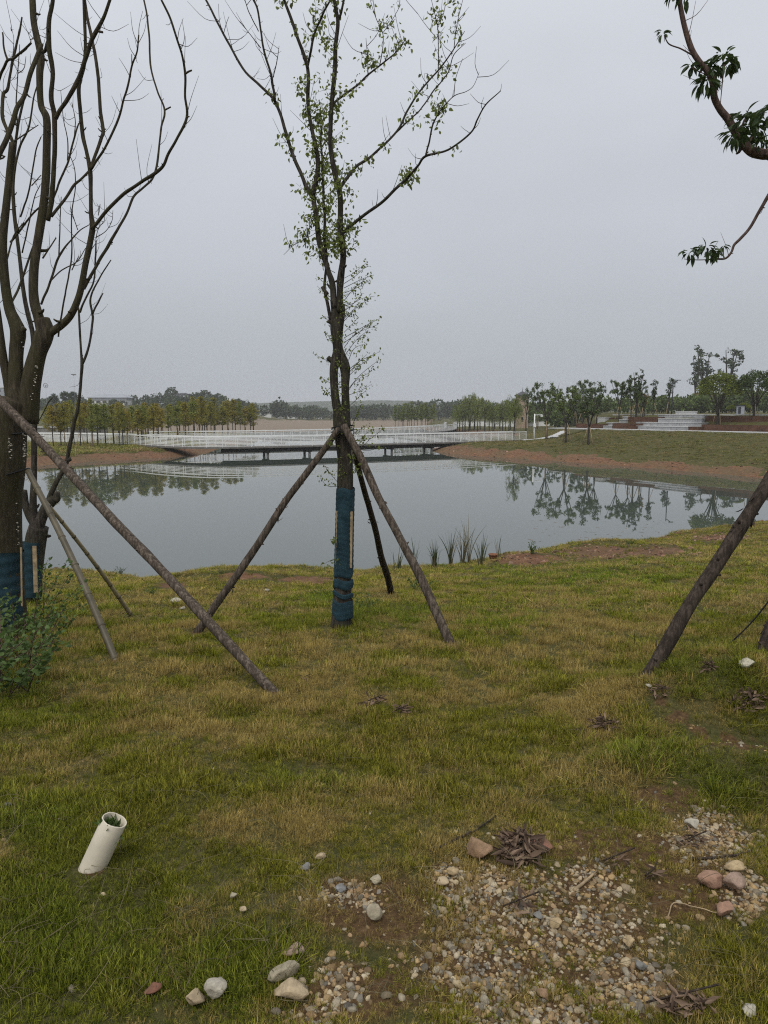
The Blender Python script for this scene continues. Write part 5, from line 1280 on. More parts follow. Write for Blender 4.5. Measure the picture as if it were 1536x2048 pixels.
def pat_sparse(seed, dens=1.0, wide=1.0):
    rs = np.random.default_rng(seed); t, c = MB(), MB()
    f0 = rs.uniform(0.3, 0.42)
    tube(t, [(0, 0, -0.03), (rs.normal() * .01, 0, f0 * .5), (0, 0, f0)], [0.019, 0.015, 0.013], 7, 3, 0.1, seed)
    pts = []
    nl = rs.integers(5, 8)
    for k in range(nl):
        a = 6.28 * k / nl + rs.normal() * 0.4; w = rs.uniform(0.06, 0.24) * wide; top = rs.uniform(0.72, 1.0)
        P = np.array([[0, 0, f0 - rs.uniform(0, 0.05)], [math.cos(a) * w * .45, math.sin(a) * w * .45, f0 + (top - f0) * .35], [math.cos(a) * w * .8, math.sin(a) * w * .8, f0 + (top - f0) * .7], [math.cos(a) * w * rs.uniform(.8, 1.2), math.sin(a) * w, top]])
        C, _ = tube(t, P, [0.009, 0.007, 0.005, 0.002], 5, 4, 0.1, seed + k)
        for q in range(5):
            b = C[rs.integers(4, len(C))]; e = b + unit(rs.normal(size=3) + [0, 0, 0.7]) * rs.uniform(0.04, 0.11)
            tube(t, [b, e], [0.003, 0.001], 3, 2); pts.append(b + (e - b) * np.linspace(0.5, 1.1, 3)[:, None])
    crown_cards(c, np.concatenate(pts), int(1500 * dens), 0.023, 0.016, rs, 0.6, 0.016, (0.5, 1.5))
    return t, c
def pat_round(seed, squat=1.0):
    rs = np.random.default_rng(seed); t, c = MB(), MB()
    tube(t, [(0, 0, -0.04), (0.005, 0, 0.10), (0, 0, 0.22)], [0.034, 0.028, 0.032], 8, 3, 0.15, seed)
    pts = []
    for k in range(16):
        a = 6.28 * k / 16 + rs.normal() * 0.2; w = rs.uniform(0.10, 0.36); top = rs.uniform(0.62, 0.90)
        P = np.array([[math.cos(a) * .015, math.sin(a) * .015, 0.17], [math.cos(a) * w * .35, math.sin(a) * w * .35, 0.38], [math.cos(a) * w * .75, math.sin(a) * w * .75, 0.57], [math.cos(a) * w, math.sin(a) * w, top]])
        tube(t, P, [0.012, 0.009, 0.006, 0.002], 5, 4, 0.1, seed + k)
    n = 420
    v = unit(rs.normal(size=(n, 3))); v[:, 2] = np.abs(v[:, 2]) * 1.0 - 0.25
    rr = 0.55 + 0.45 * rs.random(n) ** 0.5
    nzv = 0.85 + 0.35 * fbm(v[:, 0] * 2.2 + seed, v[:, 1] * 2.2 + v[:, 2] * 2, seed)
    C = v * (rr * nzv)[:, None] * np.array([0.40 * squat, 0.40 * squat, 0.34]) + [0, 0, 0.62]
    crown_cards(c, C, 3600, 0.034, 0.022, rs, 0.2, 0.022, (0.5, 1.5), 0.55)
    return t, c
def pat_airy(seed):
    return pat_sparse(seed, 1.9, 1.35)
def pat_blob(seed):
    rs = np.random.default_rng(seed); t, c = MB(), MB()
    tube(t, [(0, 0, -0.05), (0, 0, 0.4)], [0.03, 0.02], 5, 2)
    n = 420; v = unit(rs.normal(size=(n, 3))); rr = 0.6 + 0.4 * rs.random(n) ** 0.5
    nzv = 0.7 + 0.6 * fbm(v[:, 0] * 1.8 + seed, v[:, 1] * 1.8 + v[:, 2] * 1.6, seed)
    C = v * (rr * nzv)[:, None] * np.array([0.38, 0.38, 0.40]) + [0, 0, 0.56]
    crown_cards(c, C, 900, 0.085, 0.06, rs, 0.2, 0.02, (0.6, 1.4), 0.5)
    return t, c
def pat_tall(seed):                   # tall, pollarded: bare lower trunk, few tufts held high
    rs = np.random.default_rng(seed); t, c = MB(), MB(); pts = []
    for k in range(3):
        a = rs.uniform(0, 6.28); w = rs.uniform(0.03, 0.13); top = rs.uniform(0.85, 1.0)
        C, _ = tube(t, [(0, 0, -0.02), (0, 0, 0.3), (math.cos(a) * w * .5, math.sin(a) * w * .5, 0.62), (math.cos(a) * w, math.sin(a) * w, top)], [0.013, 0.012, 0.009, 0.004], 6, 5, 0.1, seed + k)
        for q in range(9):
            b = C[rs.integers(len(C) // 2, len(C))]; e = b + unit(rs.normal(size=3) + [0, 0, 0.4]) * rs.uniform(0.03, 0.09)
            tube(t, [b, e], [0.003, 0.001], 3, 2); pts.append(e + rs.normal(size=(5, 3)) * 0.016)
    crown_cards(c, np.concatenate(pts), 700, 0.026, 0.020, rs, 0.3, 0.008)
    return t, c
def proto(fn, seed, leafm, nm):
    t, c = fn(seed)
    return (t.mesh(nm + '_trunk', M['bark_far']), c.mesh(nm + '_crown', M[leafm], False))
stake_m = MB(); tube(stake_m, [(0, 0, -0.03), (-0.09, 0, 0.33)], 0.006, 5, 2); STAKE = stake_m.mesh('stake', M['slat'])
PR = {k: [proto(f, s + i * 13, lf, k) for i in range(n)] for k, f, s, lf, n in (
    ('cypress', pat_cypress, 500, 'leaf_cypress', 5), ('sapling', pat_cypress, 560, 'leaf_willow', 3), ('willow', pat_willow, 600, 'leaf_willow', 4), ('sparse', pat_sparse, 700, 'leaf_grove', 5),
    ('round', pat_round, 800, 'leaf_round', 2), ('roundgreen', pat_round, 830, 'leaf_grove', 2), ('airy', pat_airy, 860, 'leaf_grove', 3), ('blob', pat_blob, 900, 'leaf_dark', 4), ('tall', pat_tall, 950, 'leaf_dark', 3), ('rust', pat_sparse, 990, 'leaf_rust', 2))}
prs = np.random.default_rng(99)
CNT = {}
def plant(name, key, g, H, label, group=None, wide=1.0, stakes=0, variant=None, cat='tree'):
    k = CNT.get(key, 0); CNT[key] = k + 1
    tm, cm = PR[key][(k if variant is None else variant) % len(PR[key])]
    o = link(name, None, None, label, cat, group, loc=(float(g[0]), float(g[1]), float(g[2])))
    o.rotation_euler = (0, 0, prs.uniform(0, 6.28)); o.scale = (H * wide, H * wide, H)
    link('trunk', tm, o); link('crown', cm, o)
    for s in range(stakes):
        a = 6.28 * s / stakes + prs.uniform(0, 1); st = link('stake', STAKE, o)
        st.location = (0.11 * math.cos(a), 0.11 * math.sin(a), 0); st.rotation_euler = (0, 0, a)
    return o
def H_for(g, top):                    # height that brings a tree on g up to picture row top
    px, _ = proj(g); return D(float(px), top, g[1])[2] - g[2]

# autumn cypresses on the left spit, in three loose rows
spots = []
for row, (x0, x1, ya, yb, n) in enumerate(((100, 320, 886, 897, 17), (92, 430, 880, 886, 20), (240, 512, 875.5, 878.5, 30))):
    for i in range(n):
        px = x0 + (x1 - x0) * (i + 0.5) / n + prs.normal() * 4; t = (px - x0) / (x1 - x0)
        py = (ya + (yb - ya) * prs.random()) if row else np.interp(px, [100, 320], [898, 891]) - 5 * prs.random()
        top = np.interp(px, [80, 130, 170, 260, 340, 430, 515], [815, 803, 800, 812, 802, 797, 803]) + prs.normal() * 5 + (4 if row == 2 else 0)
        spots.append((px, py, top))
spots.sort()
for i, (px, py, top) in enumerate(spots):
    g = G(px, py); H = H_for(g, top)
    plant('cypress_tree', 'cypress', g, H, f'slim golden-green cypress on the left spit, {ordw(i + 1)} from the left', 'cypresses on the left spit', prs.uniform(0.8, 1.35), 2 if i % 4 == 0 else 0)
# pale green saplings beyond the bridge
spots = sorted((790 + 80 * (i + prs.random()) / 15, prs.uniform(846, 850), prs.uniform(801, 812)) for i in range(15))
for i, (px, py, top) in enumerate(spots):
    g = D(px, py, 205.0); g[2] = max(gz(g[0], g[1]), 0.3)
    plant('sapling_tree', 'sapling', g, H_for(g, top), f'pale green sapling behind the rear bridge, {ordw(i + 1)} from the left', 'saplings behind the rear bridge', 0.8)
spots = sorted((908 + 122 * (i + prs.random()) / 24, prs.choice([862, 866, 858]) + prs.normal(), prs.uniform(792, 812) - 12 * (abs(i - 7) < 4)) for i in range(24))
for i, (px, py, top) in enumerate(spots):
    g = G(px, py); plant('willow_tree', 'willow', g, H_for(g, top), f'hanging green willow in the grove by the tower, {ordw(i + 1)} from the left', 'willows by the tower', prs.uniform(0.9, 1.2))
# trees scattered over the right-hand bank
RT = [('sparse', 1131, 886, 762, 1.0, 'young staked tree at the top of the right bank, tallest by the stepping stones', 2), ('sparse', 1092, 879, 766, 0.95, 'slim young tree right of the white camera pole', 2),
      ('sparse', 1177, 889, 782, 1.25, 'wide-forked young tree on the right bank, nearest the water', 2), ('willow', 1028, 882, 782, 0.7, 'thin bent willow at the end of the front bridge', 0),
      ('sparse', 1052, 862, 778, 0.9, 'dense young tree in front of the beige tower', 2), ('airy', 1074, 858, 772, 0.7, 'bushy young tree just right of the beige tower', 2), ('sparse', 1110, 858, 770, 1.0, 'leafy tree behind the slim young tree on the lawn', 2),
      ('airy', 1150, 852, 763, 0.8, 'broad leafy tree above the left end of the promenade', 2), ('sparse', 1165, 850, 760, 1.1, 'open-crowned tree above the left end of the promenade', 2), ('sparse', 1192, 848, 764, 1.2, 'grey-green spreading tree above the narrow steps', 2),
      ('airy', 1238, 842, 757, 0.95, 'bright green full-crowned tree above the upper left planter', 2), ('airy', 1262, 840, 756, 0.9, 'second bright green full-crowned tree above the upper left planter', 2), ('tall', 1272, 838, 742, 1.2, 'tree with tufted bare top rising over the bright green pair', 2),
      ('sparse', 1285, 838, 768, 1.1, 'open tree at the right of the bright green pair', 2), ('rust', 1289, 832, 785, 0.9, 'small rusty-leaved tree left of the granite steps', 1), ('tall', 1306, 830, 760, 1.2, 'thin dark tree left of the lamp post on the terrace', 1),
      ('tall', 1336, 828, 755, 1.1, 'thin tufted tree just left of the lamp post', 1), ('tall', 1388, 826, 708, 1.0, 'narrow tall dark tree left of the two tallest', 2), ('tall', 1405, 825, 694, 1.3, 'tallest tufted tree behind the olive round tree', 2), ('tall', 1452, 825, 696, 1.3, 'tall tufted tree right behind the olive round tree', 2),
      ('rust', 1398, 826, 778, 1.2, 'rusty autumn tree beside the stone bench', 2), ('rust', 1425, 826, 786, 1.2, 'rusty autumn tree behind the olive round tree', 2)]
for key, px, py, top, wd, lab, st in RT:
    g = G(px, py); plant('grove_tree', key, g, H_for(g, top), lab, None, wd, st)
def on_bed(px, q, z): p = TP(px, q, z); return np.array([p[0], p[1], z])
g = on_bed(1435, 4.6, 3.55); plant('olive_round_tree', 'round', g, H_for(g, 733), 'round-headed olive-green tree with props on the terrace, left of two', None, 0.88, 3, 0)
g = on_bed(1508, 6.6, 4.45); plant('green_round_tree', 'roundgreen', g, H_for(g, 731), 'round-headed dark green tree with props on the terrace, right of two', None, 0.92, 3, 1)
g = on_bed(1462, 12, 4.7); plant('clipped_bush', 'round', g, 1.3, 'small round yellow-green bush left of the litter bin', None, 1.1, 0, 1, 'bush')
g = on_bed(1487, 13, 4.7); plant('clipped_bush', 'round', g, 1.6, 'small round yellow-green bush right of the litter bin', None, 1.1, 0, 0, 'bush')
# distinct trees on the far left hill and the rest of the far woods
hill = [('tall dark tree crowning the hazy left hill', 343, 774, 808, 1.0), ('dark rounded tree left of the white pavilion gap', 293, 789, 812, 0.9), ('dark tree at the right of the long-roofed hall', 271, 790, 812, 0.8), ('rounded tree right of the pavilion', 398, 783, 808, 0.9),
        ('twin-topped tree farther right on the hazy hill', 412, 780, 808, 1.0), ('low rounded tree at the right end of the hill', 475, 797, 815, 1.2), ('spreading tree at the right shoulder of the hill', 435, 787, 810, 1.3), ('dark clump tree left of the long-roofed hall', 195, 792, 812, 1.2)]
for lab, px, top, base, wd in hill:
    g = D(px, base, 400.0); g[2] = gz(g[0], g[1]); plant('hill_tree', 'blob', g, H_for(g, top), lab, None, wd)
def wood(name, label, n, xr, Yr, topf, seed, mats, lo=6):
    rs = np.random.default_rng(seed); m = MB(); t = MB()
    for k in range(n):
        px = rs.uniform(*xr); Y = rs.uniform(*Yr); g = D(px, 830, Y); g[2] = max(gz(g[0], g[1]), 0.2)
        top = topf(px) + rs.normal() * 3.5; H = max(2.5, D(px, top, Y)[2] - g[2])
        nn = 170; v = unit(rs.normal(size=(nn, 3))); w = H * rs.uniform(0.3, 0.5)
        C = v * (0.5 + 0.5 * rs.random(nn) ** 0.5)[:, None] * (0.75 + 0.5 * fbm(v[:, 0] * 2 + k, v[:, 1] * 2 + v[:, 2] * 2, k))[:, None] * [w, w, H * 0.42] + [0, 0, H * 0.56] + g
        ln = H * 0.14
        leaves(m, C, rs.normal(size=(nn, 3)), ln, ln * 0.8, np.clip(rs.uniform(0.6, 1.4, nn) * rs.uniform(0.8, 1.2), 0, 2), card=True, rs=rs)
        tube(m, [g, g + [0, 0, H * 0.5]], [H * 0.02, H * 0.012], 4, 1, tint=0.6)
    return link(name, m.mesh(name, M[mats], False), None, label, 'wood', kind='stuff')
wood('far_wood', 'hazy belt of dark trees along the far shore', 150, (430, 1060), (430, 560), lambda px: np.interp(px, [430, 560, 640, 760, 900, 1060], [806, 808, 817, 810, 806, 806]) , 1, 'leaf_dark')
wood('hill_wood', 'hazy dark wood over the left hill', 130, (40, 500), (360, 440), lambda px: np.interp(px, [40, 130, 200, 270, 340, 410, 500], [800, 797, 800, 800, 792, 793, 806]), 2, 'leaf_dark')
wood('right_wood', 'dense green wood behind the right-hand terrace', 130, (1090, 1640), (150, 190), lambda px: np.interp(px, [1090, 1200, 1300, 1400, 1540, 1640], [805, 795, 796, 790, 782, 782]), 3, 'leaf_grove')
wood('lawn_wood', 'green trees between the willows and the terrace', 40, (1040, 1330), (200, 260), lambda px: np.interp(px, [1040, 1330], [812, 800]), 5, 'leaf_grove')
# palms
def palm(label, px, top, Y, seed):
    g = D(px, 830, Y); g[2] = gz(g[0], g[1]); H = D(px, top, Y)[2] - g[2]; rs = np.random.default_rng(seed)
    root = link('fan_palm', None, None, label, 'palm', loc=tuple(g)); m = MB()
    tube(m, [(0, 0, -0.3), (0.1, 0, H * 0.45), (0, 0, H * 0.84)], [0.35, 0.25, 0.22], 7, 3, 0.1, seed); link('trunk', m.mesh('trunk', M['bark_far']), root)
    m = MB(); n = 150; d = unit(rs.normal(size=(n, 3)) + [0, 0, 0.25])
    leaves(m, np.array([0, 0, H * 0.85]) + d * 0.3, d, H * 0.17, H * 0.035, rs.uniform(0.6, 1.3, n), rs=rs)
    n = 50; d = unit(rs.normal(size=(n, 3)) * [1, 1, 0.3] + [0, 0, -1.2]); leaves(m, np.array([0, 0, H * 0.82]) + d * 0.2, d, H * 0.10, H * 0.02, 0.7, rs=rs)
    link('fronds', m.mesh('fronds', M['leaf_dark']), root)
palm('hazy fan palm on the far left hill, leftmost of three', 110, 788, 300, 1); palm('hazy fan palm on the far left hill, middle of three', 132, 783, 300, 2); palm('hazy fan palm on the far left hill, rightmost of three', 148, 784, 300, 3)

# ------------------------------------------------------------------ far buildings and posts
def bx(nm, root, c, s, mm, rz=0):
    m = MB(); box(m, c, s, rz); return link(nm, m.mesh(nm, M[mm], False), root)
def hip_roof(nm, root, c, w, d, h, ins, mm, eave=0.6):
    m = MB(); W2, D2 = w / 2 + eave, d / 2 + eave; a, b = w / 2 - ins, max(0.01, d / 2 - ins)
    V = np.array([[-W2, -D2, 0], [W2, -D2, 0], [W2, D2, 0], [-W2, D2, 0], [-a, -b, h], [a, -b, h], [a, b, h], [-a, b, h], [-W2, -D2, -0.25], [W2, -D2, -0.25], [W2, D2, -0.25], [-W2, D2, -0.25]]) + c
    m.add(V, np.array([[0, 1, 5, 4], [1, 2, 6, 5], [2, 3, 7, 6], [3, 0, 4, 7], [4, 5, 6, 7], [8, 9, 1, 0], [9, 10, 2, 1], [10, 11, 3, 2], [11, 8, 0, 3], [11, 10, 9, 8]]))
    return link(nm, m.mesh(nm, M[mm], False), root)
# beige tower
Yt = 190.0; g = D(1043, 850, Yt); g[2] = gz(g[0], g[1]); ht = D(1043, 790, Yt)[2] - g[2]
tw_ = link('beige_tower', None, None, 'square beige tower with small pagoda roof behind the willows', 'tower', loc=tuple(g))
wd = 21 * Yt / FPX
bx('wall', tw_, (0, 0, ht / 2 - 0.2), (wd, wd, ht + 0.4), 'tower'); rf = hip_roof('roof', tw_, (0, 0, ht), wd, wd, 0.9, wd * 0.42, 'roof', 0.35)
m = MB(); tube(m, [(0, 0, ht + 0.9), (0, 0, ht + 2.0)], [0.08, 0.02], 6, 2); link('finial', m.mesh('finial', M['roof']), rf)
for (dx, dz, w_, h_) in ((-0.1, -1.1, 0.65, 0.75), (-0.1, -6.2, 0.5, 0.8)):
    wn_ = bx('window', tw_, (dx, -wd / 2 - 0.01, ht + dz), (w_, 0.06, h_), 'window'); bx('sill', wn_, (dx, -wd / 2 - 0.08, ht + dz - h_ / 2 - 0.06), (w_ + 0.2, 0.14, 0.10), 'tower')
# long-roofed hall on the hill
Yh = 395.0; g = D(225, 830, Yh); g[2] = gz(g[0], g[1]); z1 = D(225, 800, Yh)[2] - g[2]; z2 = D(225, 789, Yh)[2] - g[2]
hall = link('sports_hall', None, None, 'long grey-roofed hall among the hazy trees on the left hill', 'building', loc=tuple(g)); wh = 72 * Yh / FPX
bx('wall', hall, (0, 0, z1 / 2 - 0.5), (wh, 12, z1 + 1), 'whitewash')
bx('eaves_band', hall, (0, -0.2, z1 + 0.6), (wh + 0.6, 12.5, 1.2), 'hall_roof'); hip_roof('roof', hall, (0, 0, z1 + 1.25), wh, 12, z2 - z1 - 1.2, 4.0, 'hall_roof', 0.8)
for k in range(6): bx('window', hall, (-wh / 2 + (k + 0.5) * wh / 6, -6.02, z1 - 1.1), (wh / 9, 0.08, 1.2), 'window')
# pavilion
Yp = 392.0; g = D(368, 830, Yp); g[2] = gz(g[0], g[1]); z1 = D(368, 789, Yp)[2] - g[2]; wp = 24 * Yp / FPX
pav = link('hill_pavilion', None, None, 'small white pavilion with dark openings beside the tallest hill tree', 'building', loc=tuple(g))
bx('wall', pav, (0, 0, z1 / 2 - 0.5), (wp, 5, z1 + 1), 'whitewash'); hip_roof('roof', pav, (0, 0, z1 + 0.05), wp, 5, 0.8, 2.0, 'roof', 0.4)
for k in range(3): bx('window', pav, (-wp / 2 + (k + 0.5) * wp / 3, -2.52, z1 - 1.2), (wp / 5, 0.08, 1.3), 'window')
Yb = 420.0; g = D(4, 830, Yb); g[2] = gz(g[0], g[1]); z1 = D(4, 776, Yb)[2] - g[2]
blk = link('apartment_block', None, None, 'pale grey block at the far left edge behind the big tree', 'building', loc=tuple(g)); bx('wall', blk, (0, 0, z1 / 2 - 0.5), (8, 8, z1 + 1), 'hall_roof'); bx('roof', blk, (0, 0, z1 + 0.2), (8.6, 8.6, 0.35), 'whitewash')
for k in range(3):
    for q in range(2): bx('window', blk, (-1.8 + 3.4 * q, -4.02, z1 - 1.6 - 3 * k), (1.6, 0.08, 1.4), 'window')
# high-mast lights
def mast(label, px, py, Y, tilt):
    g = D(px, 830, Y); g[2] = gz(g[0], g[1]); H = D(px, py, Y)[2] - g[2]
    root = link('mast_light', None, None, label, 'lamp post', loc=tuple(g)); m = MB(); tube(m, [(0, 0, -0.3), (0, 0, H - 0.2)], [0.06, 0.035], 8, 2); link('mast', m.mesh('mast', M['hall_roof']), root)
    m = MB(); th = np.linspace(0, 2 * np.pi, 25); r_ = 0.78
    ca, sa = math.cos(tilt), math.sin(tilt)
    tube(m, np.stack([r_ * np.cos(th), -r_ * np.sin(th) * ca, H + r_ * np.sin(th) * sa], 1), 0.10, 6, 1, cap=False); link('ring', m.mesh('ring', M['hall_roof']), root)
    for k in range(6):
        a = k * math.pi / 3; m = MB(); tube(m, [(0, 0, H - 0.1), (r_ * math.cos(a), -r_ * math.sin(a) * ca, H + r_ * math.sin(a) * sa)], 0.04, 5, 1); link('spoke', m.mesh('spoke', M['hall_roof']), root)
    m = MB(); tube(m, [(0, 0, H - 0.35), (0, 0, H + 0.1)], [0.12, 0.3], 8, 1); link('hub', m.mesh('hub', M['hall_roof']), root)
mast('pale mast with upright ring lamp above the far left trees', 95, 771, 250, R(80)); mast('pale mast with flat saucer lamp above the far left trees', 152, 749, 250, R(8))
# white camera pole on the lawn
g = G(1068, 878); H = D(1068, 828, g[1])[2] - g[2]
cp = link('camera_pole', None, None, 'white camera pole with side arm on the lawn at the bridge end', 'pole', loc=tuple(g)); m = MB(); tube(m, [(0, 0, -0.1), (0, 0, H)], [0.10, 0.085], 10, 2); link('mast', m.mesh('mast', M['white_rail']), cp)
m = MB(); tube(m, [(0, 0, H - 0.15), (1.1, 0, H - 0.12)], 0.045, 8, 1); ar = link('arm', m.mesh('arm', M['white_rail']), cp)
m = MB(); box(m, (1.0, -0.05, H - 0.28), (0.32, 0.18, 0.18)); link('camera_head', m.mesh('camera_head', M['white_rail'], False), ar); m = MB(); box(m, (0, -0.16, H * 0.55), (0.32, 0.2, 0.5)); link('junction_box', m.mesh('junction_box', M['white_rail'], False), cp)
# lamp post on the terrace
p = on_bed(1343, 8.6, 4.72); H = D(1343, 762, p[1])[2] - p[2]
lp = link('lamp_post', None, None, 'dark lamp post with short arms on the upper terrace', 'lamp post', loc=tuple(p)); m = MB(); tube(m, [(0, 0, -0.2), (0, 0, H)], [0.09, 0.06], 8, 2); link('mast', m.mesh('mast', M['dark_metal']), lp)
m = MB(); tube(m, [(0, 0, H - 0.3), (0.5, -0.1, H + 0.05)], 0.045, 6, 1); ar = link('arm', m.mesh('arm', M['dark_metal']), lp); m = MB(); box(m, (0.62, -0.12, H + 0.1), (0.55, 0.22, 0.08), 0.1); link('lamp_head', m.mesh('lamp_head', M['dark_metal'], False), ar)
p = on_bed(1480, 12.2, 4.75); bn = link('litter_bin', None, None, 'dark and white litter bin between the two round bushes', 'litter bin', loc=tuple(p)); bx('bin_body', bn, (0, 0, 0.5), (0.8, 0.45, 1.0), 'hall_roof'); bx('bin_door', bn, (-0.2, -0.24, 0.48), (0.32, 0.03, 0.8), 'dark_metal'); bx('hood', bn, (0, 0, 1.06), (0.9, 0.55, 0.12), 'dark_metal')
# low wall and parked things beyond the spit
a, b = W(70, 872, 1.6), W(215, 872, 1.6); mb = MB(); Q = np.array([a, (a + b) / 2, b]); rw = link('low_wall', None, None, 'low grey wall seen behind the leftmost cypresses', 'wall', loc=tuple(a))
sweep(mb, Q - a, 0, 0.0, 0.5, 2.4); link('wall_body', mb.mesh('wall_body', M['concrete'], False), rw); mb = MB(); sweep(mb, Q - a, 0, 1.3, 0.7, 0.2); link('coping', mb.mesh('coping', M['granite'], False), rw)
for k, (px, w_) in enumerate(((535, 16), (560, 10), (585, 20), (612, 12), (640, 14))):
    Yk = 520.0; g = D(px, 829, Yk); g[2] = gz(g[0], g[1]); wk = w_ * Yk / FPX
    sd_ = link('shore_shed', None, None, f'tiny pale shed on the far shore, {ORD[k + 1]} of five from the left', 'shed', 'sheds on the far shore', loc=tuple(g))
    zz = D(px, 826, Yk)[2] - g[2]; bx('wall', sd_, (0, 0, zz / 2), (wk, 4, zz), 'whitewash'); hip_roof('roof', sd_, (0, 0, zz), wk, 4, 0.7, 1.5, 'hall_roof', 0.3)

# ================================================================== TURF, GRAVEL
def blade(m, rs, base, L_, w, ang, lean, curl, tint):
    t = np.array([0, 0.4, 0.75, 1.0]); hd = np.array([math.cos(ang), math.sin(ang), 0])
    C = base + hd * (L_ * (lean * t + curl * t * t))[:, None] + np.array([0, 0, 1.0]) * (L_ * np.sqrt(np.maximum(0.02, 1 - min(0.98, (lean + curl * 0.7) ** 2))) * t * (1 - 0.35 * max(0, lean + curl - 0.4) * t))[:, None]
    s = np.cross(hd, [0, 0, 1.0]) + rs.normal(size=3) * 0.25
    ww = w * np.array([0.8, 1.0, 0.65])
    V = np.vstack([np.stack([C[:3] - s * ww[:, None] / 2, C[:3] + s * ww[:, None] / 2], 1).reshape(-1, 3), C[3:]])
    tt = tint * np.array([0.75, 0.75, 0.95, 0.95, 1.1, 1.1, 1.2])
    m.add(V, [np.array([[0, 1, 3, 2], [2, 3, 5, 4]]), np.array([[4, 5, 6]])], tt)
def clump(kind, seed):
    rs = np.random.default_rng(seed); m = MB()
    n, L0, w0, sp = {'green': (32, 0.046, 0.0024, 0.032), 'straw': (30, 0.052, 0.0018, 0.042), 'tall': (34, 0.085, 0.0028, 0.038)}[kind]
    for _ in range(n):
        a = rs.uniform(0, 6.28); b = np.array([math.cos(a), math.sin(a), 0]) * sp * math.sqrt(rs.random()); b[2] = -0.006
        if kind == 'straw': lean, curl = rs.uniform(0.3, 0.97), rs.normal() * 0.4
        elif kind == 'tall': lean, curl = rs.uniform(0.2, 0.85), rs.uniform(0.0, 0.5)
        else: lean, curl = rs.uniform(0.1, 0.85), rs.normal() * 0.3 + 0.12
        blade(m, rs, b, L0 * rs.uniform(0.5, 1.35), w0 * rs.uniform(0.7, 1.3), a + rs.normal() * 1.2, lean, curl, rs.uniform(0.35, 1.7))
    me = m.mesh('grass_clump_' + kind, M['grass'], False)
    return bpy.data.objects.new('grass_clump_' + kind, me)
def pebble_src(seed):
    import bmesh
    bm = bmesh.new(); bmesh.ops.create_icosphere(bm, subdivisions=2, radius=1.0)
    V = np.array([v.co[:] for v in bm.verts]); F = np.array([[v.index for v in f.verts] for f in bm.faces]); bm.free()
    rs = np.random.default_rng(seed)
    for _ in range(10):
        n = unit(rs.normal(size=3)); d = rs.uniform(0.42, 0.85); k = V @ n; V = V - np.where(k > d, k - d, 0)[:, None] * n
    V = V * (1 + 0.3 * (fbm(V[:, 0] * 2 + seed, V[:, 1] * 2 + V[:, 2], seed) - 0.5))[:, None] * np.array([1, rs.uniform(0.65, 0.95), rs.uniform(0.45, 0.75)])
    m = MB(); m.add(V, F); return m
def scatter(name, label, cat, P, rot, scale, col, idx, sources):
    """one stuff object: points that carry instances of the given source objects"""
    me = bpy.data.meshes.new(name); n = len(P)
    me.vertices.add(n); me.vertices.foreach_set('co', np.asarray(P, np.float32).ravel())
    for nm, typ, data, key in (('rot', 'FLOAT_VECTOR', rot, 'vector'), ('scl', 'FLOAT_VECTOR', scale, 'vector'), ('colv', 'FLOAT_VECTOR', col, 'vector')):
        at = me.attributes.new(nm, typ, 'POINT'); at.data.foreach_set(key, np.asarray(data, np.float32).ravel())
    at = me.attributes.new('idx', 'INT', 'POINT'); at.data.foreach_set('value', np.asarray(idx, np.int32))
    o = link(name, me, None, label, cat, kind='stuff')
    ng = bpy.data.node_groups.new(name + '_nodes', 'GeometryNodeTree')
    ng.interface.new_socket('Geometry', in_out='INPUT', socket_type='NodeSocketGeometry'); ng.interface.new_socket('Geometry', in_out='OUTPUT', socket_type='NodeSocketGeometry')
    nd = ng.nodes; gi, go = nd.new('NodeGroupInput'), nd.new('NodeGroupOutput')
    def named(nm, typ):
        a = nd.new('GeometryNodeInputNamedAttribute'); a.data_type = typ; a.inputs['Name'].default_value = nm; return a.outputs['Attribute']
    gi2i = nd.new('GeometryNodeGeometryToInstance')
    for s in reversed(sources):
        oi = nd.new('GeometryNodeObjectInfo'); oi.inputs['Object'].default_value = s; oi.inputs['As Instance'].default_value = True
        ng.links.new(oi.outputs['Geometry'], gi2i.inputs[0])
    jn = nd.new('GeometryNodeJoinGeometry')
    for s in list(nd):
        pass
    ng.nodes.remove(gi2i)
    ois = []
    for s in sources:
        oi = [q for q in nd if q.bl_idname == 'GeometryNodeObjectInfo' and q.inputs['Object'].default_value == s][0]; ois.append(oi)
    iops = []
    join = jn
    for k, oi in enumerate(ois):
        iop = nd.new('GeometryNodeInstanceOnPoints')
        cmp_ = nd.new('FunctionNodeCompare'); cmp_.data_type = 'INT'; cmp_.operation = 'EQUAL'
        ng.links.new(named('idx', 'INT'), cmp_.inputs[2]); cmp_.inputs[3].default_value = k
        ng.links.new(gi.outputs[0], iop.inputs['Points']); ng.links.new(cmp_.outputs[0], iop.inputs['Selection']); ng.links.new(oi.outputs['Geometry'], iop.inputs['Instance'])
        ng.links.new(named('rot', 'FLOAT_VECTOR'), iop.inputs['Rotation']); ng.links.new(named('scl', 'FLOAT_VECTOR'), iop.inputs['Scale'])
        st = nd.new('GeometryNodeStoreNamedAttribute'); st.data_type = 'FLOAT_VECTOR'; st.domain = 'INSTANCE'; st.inputs['Name'].default_value = 'col'
        ng.links.new(iop.outputs[0], st.inputs['Geometry']); ng.links.new(named('colv', 'FLOAT_VECTOR'), st.inputs['Value'])
        ng.links.new(st.outputs[0], join.inputs[0])
    ng.links.new(join.outputs[0], go.inputs[0])
    md = o.modifiers.new('scatter', 'NODES'); md.node_group = ng
    return o
SRC = [clump('green', 1), clump('green', 2), clump('green', 3), clump('green', 4), clump('straw', 5), clump('straw', 6), clump('straw', 7), clump('straw', 8), clump('tall', 9), clump('tall', 10), clump('tall', 11)]
